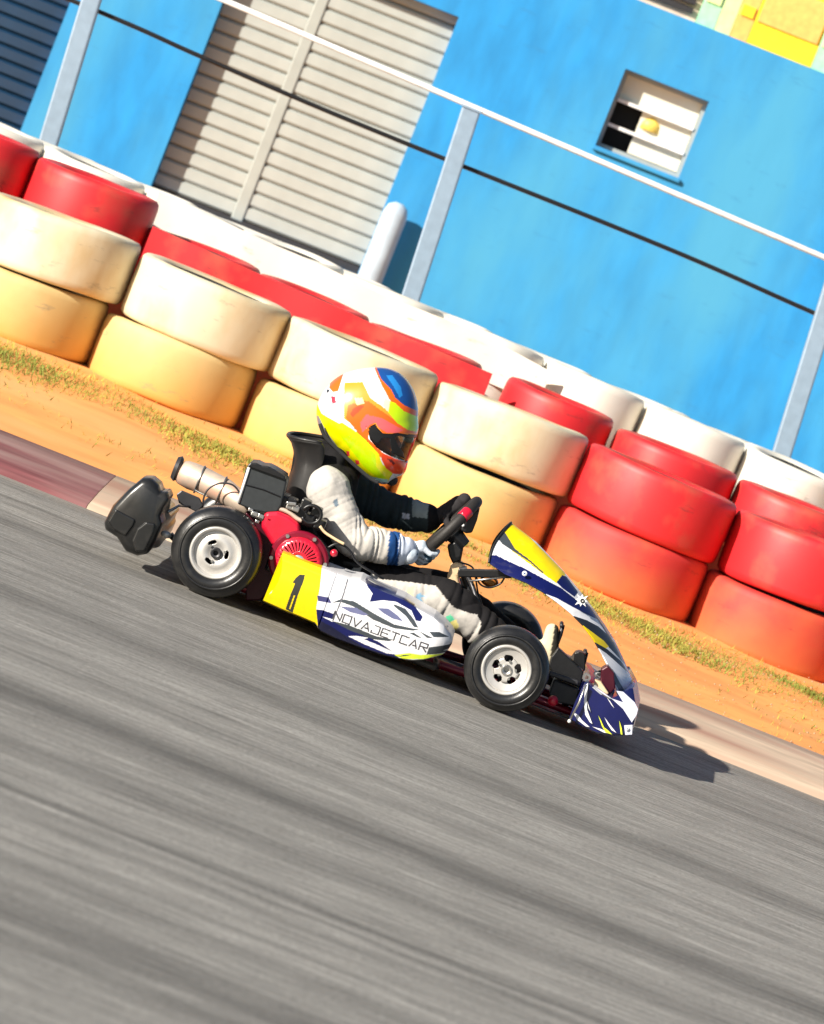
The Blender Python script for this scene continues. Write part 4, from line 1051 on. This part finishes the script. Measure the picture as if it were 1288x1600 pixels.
def cloth_h(A):
    h = np.zeros(len(A))
    for i, p in enumerate(A):
        q = Vector(p)
        h[i] = .007 * noise.noise(Vector((p[0] * 15, p[1] * 9, p[2] * 13))) + .0028 * noise.noise(Vector((p[0] * 34, p[1] * 18, p[2] * 30)))
    # creases across the sleeves: ridges running round the limb
    for a, b, amp, fr in ((nE, nW, .009, 5), (fS, fW, .006, 8), (nS, nE, .0015, 2), (nK, nA, .006, 5), (nH, nK, .004, 4)):
        d = np.array((b - a)); Ld = np.linalg.norm(d); d = d / Ld; t = ((A - np.array(a)) @ d) / Ld
        c = np.array(a) + np.clip(t, 0, 1)[:, None] * d * Ld; dist = np.linalg.norm(A - c, axis=1)
        wgt = np.clip((.085 - dist) / .02, 0, 1) * np.clip(t * 4 + .6, 0, 1) * np.clip((1.1 - t) * 4, 0, 1)
        skew = (A[:, 2] - c[:, 2]) * 7 + (A[:, 1] - c[:, 1]) * 5
        h += wgt * amp * np.abs(np.sin(math.pi * (t * fr + skew + .6 * np.sin(t * 17)))) ** .7
    return h
body = fused('body', [capsule(a, b, ra, rb, 20) for a, b, ra, rb, c, fl in limbs], .0038, M['cloth'], drv, 6, cloth_h)
A = world_verts(body); best = np.full(len(A), 9.); C = np.zeros((len(A), 3))
for a, b, ra, rb, c, fl in limbs:
    a_, b_ = np.array(a), np.array(b); d = b_ - a_; t = np.clip(((A - a_) @ d) / (d @ d), 0, 1)
    sd = np.linalg.norm(A - (a_ + t[:, None] * d), axis=1) - (ra + (rb - ra) * t); k = sd < best; best[k] = sd[k]; C[k] = c
X, Y_, Z = A[:, 0], A[:, 1], A[:, 2]
near = Y_ < .40
def bp(poly, c, mask, Y): C[mask & inpoly(X, Z, XZ(poly, Y))] = c
bp([(440, 700), (700, 700), (700, 900), (440, 900)], BK, (Y_ > .36) & (Y_ < .5), .4)
bp([(611, 820), (626, 825), (622, 890), (604, 890)], (.012, .06, .20), near, .3)
bp([(626, 820), (650, 820), (650, 890), (622, 890)], (.62, .68, .80), near, .3)
legc = Z3([(685, 240), (700, 262), (722, 285), (870, 300), (1020, 322), (1060, 370), (1120, 440), (1180, 460), (1240, 475), (1262, 520), (1240, 600), (1160, 680), (1100, 700), (500, 700), (500, 330), (660, 330)])
legmask = near & (X > P(572, 900, .34).x) & (Z < P(640, 893, .3).z + .02 + .0 * X)
leg_in = inpoly(X, Z, XZ(legc, .3)); wrist_far = (X > P(590, 900, .3).x)
low = near & (Z < np.interp(X, [P(560, 880, .3).x, P(640, 895, .3).x, P(700, 905, .3).x, P(760, 950, .3).x], [P(560, 880, .3).z, P(640, 895, .3).z, P(700, 905, .3).z, P(760, 950, .3).z]) + .012)
C[low & ~leg_in & (X > P(560, 900, .3).x)] = BK
C[low & leg_in] = CRM
bp(Z3([(770, 350), (800, 345), (840, 370), (845, 395), (820, 385), (800, 365)]), (.10, .30, .34), low, .29)
bp(Z3([(870, 330), (905, 325), (900, 420), (860, 400)]), (.66, .62, .36), low, .29)
bp(Z3([(912, 375), (940, 362), (965, 380), (940, 385), (955, 410), (935, 425), (925, 400)]), (.22, .42, .60), low, .29)
bp(Z3([(1075, 485), (1100, 475), (1120, 500), (1095, 520), (1070, 510)]), (.12, .62, .35), low, .29)
bp(Z3([(1100, 515), (1130, 500), (1145, 540), (1110, 580), (1085, 560)]), (.80, .70, .25), low, .29)
far = Y_ > .5
bp([(645, 775), (672, 775), (668, 808), (645, 806)], (.30, .36, .36), far, .62)
bp([(629, 800), (640, 803), (640, 810), (629, 810)], (.6, .62, .7), far, .6)
bp([(672, 770), (710, 770), (710, 840), (668, 840)], BK, far, .6)
bp([(520, 784), (527, 778), (529, 790), (525, 793)], (.15, .2, .25), near, .23)
set_paint(body, C)


# gloves: palm and five fingers closed on the rim
def glove(ph, wrist, colf, name, mirror):
    T = (Aax * -math.sin(ph) - Vector((0, 1, 0)) * math.cos(ph)).normalized()       # along the rim
    Rr = (rim_pt(ph) - SW).normalized(); c = rim_pt(ph)
    parts = []
    back = -Nax        # towards the driver
    def at(t, a, rad):  # t along the rim, a angle round the tube: 0 outward, 90 towards the driver
        cc = rim_pt(ph + t / RW)
        rr_ = (cc - SW).normalized(); return cc + rr_ * math.cos(a) * rad + back * math.sin(a) * rad
    pal = at(0, math.radians(50), .040)
    parts.append(capsule(wrist, pal, .025, .027, 14)); parts.append(capsule(at(-.026, .7, .034), at(.026, .9, .036), .021, .021, 14))
    parts.append(capsule(wrist - (pal - wrist).normalized() * .02, wrist, .030, .026, 14))
    for k, (t, ln) in enumerate(((-.033, .86), (-.011, 1.0), (.011, .97), (.031, .8))):
        pts = [at(t, math.radians(a), RT + .011) for a in (60, 15, -35 * ln, -85 * ln, -135 * ln)]
        for i, (p, q) in enumerate(zip(pts, pts[1:])): parts.append(capsule(p, q, .0105 - i * .0006, .0102 - i * .0007, 10))
    sgn = -1 if mirror else 1
    th = [at(sgn * .030, math.radians(95), .034), at(sgn * .050, math.radians(120), RT + .014), at(sgn * .058, math.radians(165), RT + .011), at(sgn * .056, math.radians(205), RT + .010)]
    for i, (p, q) in enumerate(zip(th, th[1:])): parts.append(capsule(p, q, .0130 - i * .001, .0122 - i * .001, 10))
    g = fused(name, parts, .0030, M['cloth'], drv, 2, lambda A: np.array([.0012 * noise.noise(Vector(p) * 60) for p in A]))
    A = world_verts(g); set_paint(g, colf(A)); return g
def near_col(A):
    C = np.tile((.52, .60, .68), (len(A), 1)).astype(float)
    n_ = np.array([noise.noise(Vector((p[0] * 22, p[1] * 14, p[2] * 40))) for p in A])
    C[n_ > .30] = (.05, .12, .18); C[n_ < .0] = (.66, .72, .80); C[A[:, 1] > .40] = (.05, .08, .1); return C
glove(math.radians(143), nW + Vector((.012, 0, 0)), near_col, 'glove', False)
glove(math.radians(-62), fW + Vector((.012, 0, 0)), lambda A: np.tile((.03, .028, .03), (len(A), 1)), 'glove', True)


# shoes
def shoe(a, toe, Y, c1):
    h = P(a[0], a[1], Y); t = P(toe[0], toe[1], Y)
    mid = h.lerp(t, .5)
    s = fused('shoe', [capsule(h, mid, .032, .030, 14), capsule(mid, t, .030, .022, 14), capsule(h + Vector((-.035, 0, .03)), h, .036, .034, 14)], .004, M['cloth'], drv, 3)
    A = world_verts(s); C = np.tile(c1, (len(A), 1)).astype(float); d = np.array(t - h); d = d / np.linalg.norm(d); nn = np.array((d[2], 0, -d[0]))
    C[((A - np.array(h)) @ nn) > .006] = (.045, .04, .03); set_paint(s, C)
shoe((855, 1038), (863, 985), .35, (.62, .55, .38)); shoe((893, 1062), (905, 1026), .57, (.05, .045, .04))

# head inside the helmet
HY = YK; HC = P(575, 664, HY)
hd_parts = [ball(HC + Vector((0, 0, .005)), .088, 24, (1.02, .86, 1.15)), ball(HC + Vector((.055, 0, -.04)), .05, 18, (.8, 1.1, .9)), capsule(HC + Vector((.082, 0, .005)), HC + Vector((.104, 0, -.022)), .009, .013, 12)]
head = fused('head', hd_parts, .004, M['skin'], drv, 3)
for s in (-1, 1):
    e = obj('eye', ball(HC + Vector((.082, s * .030, .012)), .0115, 16), M['white_paint'], head, smooth=True)
    obj('eyebrow', capsule(HC + Vector((.088, s * .018, .032)), HC + Vector((.080, s * .045, .031)), .004, .003, 8), M['lining'], head)
    p_ = HC + Vector((.0918, s * .031, .012)); obj('iris', ball(p_, .005, 10, (.5, 1, 1)), M['dark'], head, smooth=True)
obj('mouth', capsule(HC + Vector((.093, -.018, -.052)), HC + Vector((.093, .018, -.052)), .004, .004, 8), mat('lips', (.4, .14, .12), .5), head)

# helmet shell from its side outline, opened at the eye port
out = [(650, 655), (650, 636), (647, 620), (641, 606), (633, 594), (622, 585), (608, 579), (592, 577), (573, 578), (552, 582), (533, 589), (518, 601), (506, 616), (499, 632), (498, 650), (502, 668), (510, 682),
       (524, 697), (541, 712), (560, 729), (578, 744), (592, 752), (604, 754), (613, 748), (620, 741), (628, 741), (632, 734), (634, 722), (641, 704), (648, 684), (651, 668)]
op = XZ(out, HY); an = []; ra_ = []
for x_, z_ in op: an.append(math.atan2(z_ - HC.z, x_ - HC.x)); ra_.append(math.hypot(x_ - HC.x, z_ - HC.z))
od = sorted(zip(an, ra_)); an = np.array([a for a, _ in od]); ra_ = np.array([r for _, r in od])
an = np.r_[an - 2 * math.pi, an, an + 2 * math.pi]; ra_ = np.r_[ra_, ra_, ra_]
NA, NL = 420, 190; th = np.arange(NA) * 2 * math.pi / NA; rth = np.interp(th, an, ra_)
kern = np.ones(9) / 9; rth = np.convolve(np.r_[rth[-4:], rth, rth[:4]], kern, 'valid')
def shell(scale, keep, name, mtl, parent, solid):
    V = []; Fc = []
    for j in range(NL + 1):
        s = -math.cos(math.pi * j / NL); k = (1 - abs(s) ** 2.35) ** (1 / 2.35)
        for i in range(NA): V.append((HC.x + k * rth[i] * scale * math.cos(th[i]), HY + .128 * scale * s, HC.z + k * rth[i] * scale * math.sin(th[i])))
    V = np.array(V)
    idx = np.arange((NL + 1) * NA).reshape(NL + 1, NA)
    q = np.stack([idx[:-1], idx[1:], np.roll(idx, -1, 1)[1:], np.roll(idx, -1, 1)[:-1]], -1).reshape(-1, 4)
    cc = V[q].mean(1); q = q[keep(cc)]
    used = np.unique(q); mp = -np.ones(len(V), int); mp[used] = np.arange(len(used))
    return obj(name, (V[used].tolist(), mp[q][:, ::-1].tolist()), mtl, parent, smooth=True, solid=solid)
PORT = XZ(ZH([(622, 735), (640, 675), (690, 652), (712, 690), (765, 748), (850, 752), (900, 745), (1250, 800), (1250, 1060), (965, 1048), (870, 1005), (790, 950), (700, 890), (640, 810)]), .37)
helm = obj('helmet', box(0, .001, 0, .001, 0, .001), M['lining'], drv) if False else None
hs_ = shell(1, lambda c: ~inpoly(c[:, 0], c[:, 2], PORT), 'helmet', M['helmet'], drv, .006)
hs_.data.polygons.foreach_set('use_smooth', [True] * len(hs_.data.polygons))
A = world_verts(hs_); X, Z = A[:, 0], A[:, 2]; HW = (.80, .79, .80); C = np.tile(HW, (len(A), 1)).astype(float)
ORG = (.88, .13, .004); ORD = (.85, .06, .01); LIM = (.55, .82, .0); YL2 = (.84, .80, .0); PK = (.84, .12, .13)
def hp(poly, c, Y=.36): C[inpoly(X, Z, XZ(ZH(poly), Y))] = c
hp([(380, 260), (560, 250), (640, 400), (860, 560), (1090, 740), (1090, 800), (620, 760), (560, 740), (500, 690), (380, 600)], (.88, .30, .02))
hp([(420, 470), (560, 430), (620, 430), (880, 620), (1090, 760), (900, 750), (760, 748), (690, 640), (620, 700), (620, 800), (720, 900), (760, 940), (780, 1010), (700, 960), (560, 800), (470, 680), (400, 600)], ORG)
hp([(600, 560), (760, 600), (960, 720), (900, 745), (800, 742), (720, 690), (690, 640), (640, 660), (560, 740), (540, 640)], PK)
hp([(440, 560), (470, 500), (540, 470), (580, 480), (520, 540), (470, 590)], ORD)
hp([(480, 400), (560, 400), (580, 450), (500, 470)], (.85, .70, .35))
hp([(60, 380), (160, 560), (330, 650), (440, 690), (540, 760), (620, 840), (720, 950), (750, 1050), (850, 1150), (760, 1300), (560, 1240), (60, 900)], YL2)
hp([(260, 680), (360, 640), (480, 720), (600, 860), (690, 960), (700, 1080), (790, 1200), (720, 1200), (580, 1080), (430, 880)], LIM)
hp([(760, 940), (980, 1050), (990, 1130), (940, 1160), (850, 1150), (780, 1090), (745, 1000)], ORD)
hp([(800, 995), (850, 1010), (880, 1050), (860, 1060)], (.15, .01, .01))
hp([(600, 1170), (700, 1190), (800, 1210), (790, 1300), (640, 1260)], (.45, .75, .72))
hp([(640, 60), (700, 60), (800, 240), (880, 330), (960, 440), (1140, 545), (1140, 610), (1080, 590), (930, 520), (850, 460), (760, 300)], ORG)
hp([(830, 430), (880, 450), (960, 530), (1140, 620), (1140, 760), (1000, 720), (900, 650), (815, 540)], LIM)
hp([(780, 400), (830, 430), (815, 540), (760, 470)], (.85, .8, .5))
hp([(685, 110), (760, 60), (1200, 200), (1200, 560), (1080, 535), (960, 470), (880, 400), (840, 320), (740, 220)], (.01, .07, .28))
hp([(790, 190), (850, 190), (930, 300), (950, 380), (920, 400), (860, 290)], (.02, .22, .6))
hp([(240, 240), (300, 190), (370, 160), (350, 240), (320, 340), (270, 350), (230, 310)], ORG)
hp([(250, 390), (290, 390), (300, 450), (265, 465)], (.75, .02, .05)); hp([(205, 330), (235, 330), (225, 360), (205, 362)], BLK)
hp([(400, 920), (435, 925), (440, 975), (410, 975)], (.8, .05, .05)); hp([(490, 1010), (530, 1015), (540, 1055), (500, 1060)], (.8, .05, .05))
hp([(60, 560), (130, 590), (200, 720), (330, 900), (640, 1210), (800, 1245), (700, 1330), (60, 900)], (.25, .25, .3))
set_paint(hs_, C)
# visor: clear shield standing just proud, black strap and pivot
shell(1.012, lambda c: inpoly(c[:, 0], c[:, 2], PORT), 'visor', M['visor'], hs_, .0015)
def band(poly, sc, name, mtl): return shell(sc, lambda c: inpoly(c[:, 0], c[:, 2], XZ(ZH(poly), .35)), name, mtl, hs_, .002)
band([(618, 740), (640, 675), (690, 652), (712, 690), (765, 748), (900, 742), (980, 725), (1250, 770), (1250, 850), (1080, 815), (900, 775), (880, 800), (900, 850), (960, 950), (975, 1010), (850, 950), (830, 800), (760, 800), (720, 850), (690, 850), (640, 790)], 1.018, 'visor_frame', M['black_plastic'])
wb = MB()
o_ = shell(1.022, lambda c: inpoly(c[:, 0], c[:, 2], XZ(ZH([(930, 765), (945, 740), (962, 745), (948, 775)]), .35)) | inpoly(c[:, 0], c[:, 2], XZ(ZH([(965, 750), (985, 755), (975, 785), (958, 778)]), .35)) | inpoly(c[:, 0], c[:, 2], XZ(ZH([(990, 765), (1030, 775), (1025, 800), (985, 790)]), .35)), 'white_print', M['white_paint'], hs_, .0008)
band([(770, 945), (860, 995), (970, 1035), (975, 1050), (860, 1015), (760, 955)], 1.015, 'port_trim', M['rim_metal'])
# black trim along the lower edge
te = [P(x, y, YK - .10) for x, y in ((500, 662), (508, 682), (524, 699), (541, 715), (560, 732), (578, 747), (592, 755))]
obj('neck_trim', tube(smoothpath(te, 5), .006, 8), M['lining'], hs_, smooth=True)
obj('chin_strap', ball(P(612, 750, YK), .02, 14, (1, 2.2, .9)), M['lining'], hs_, smooth=True)
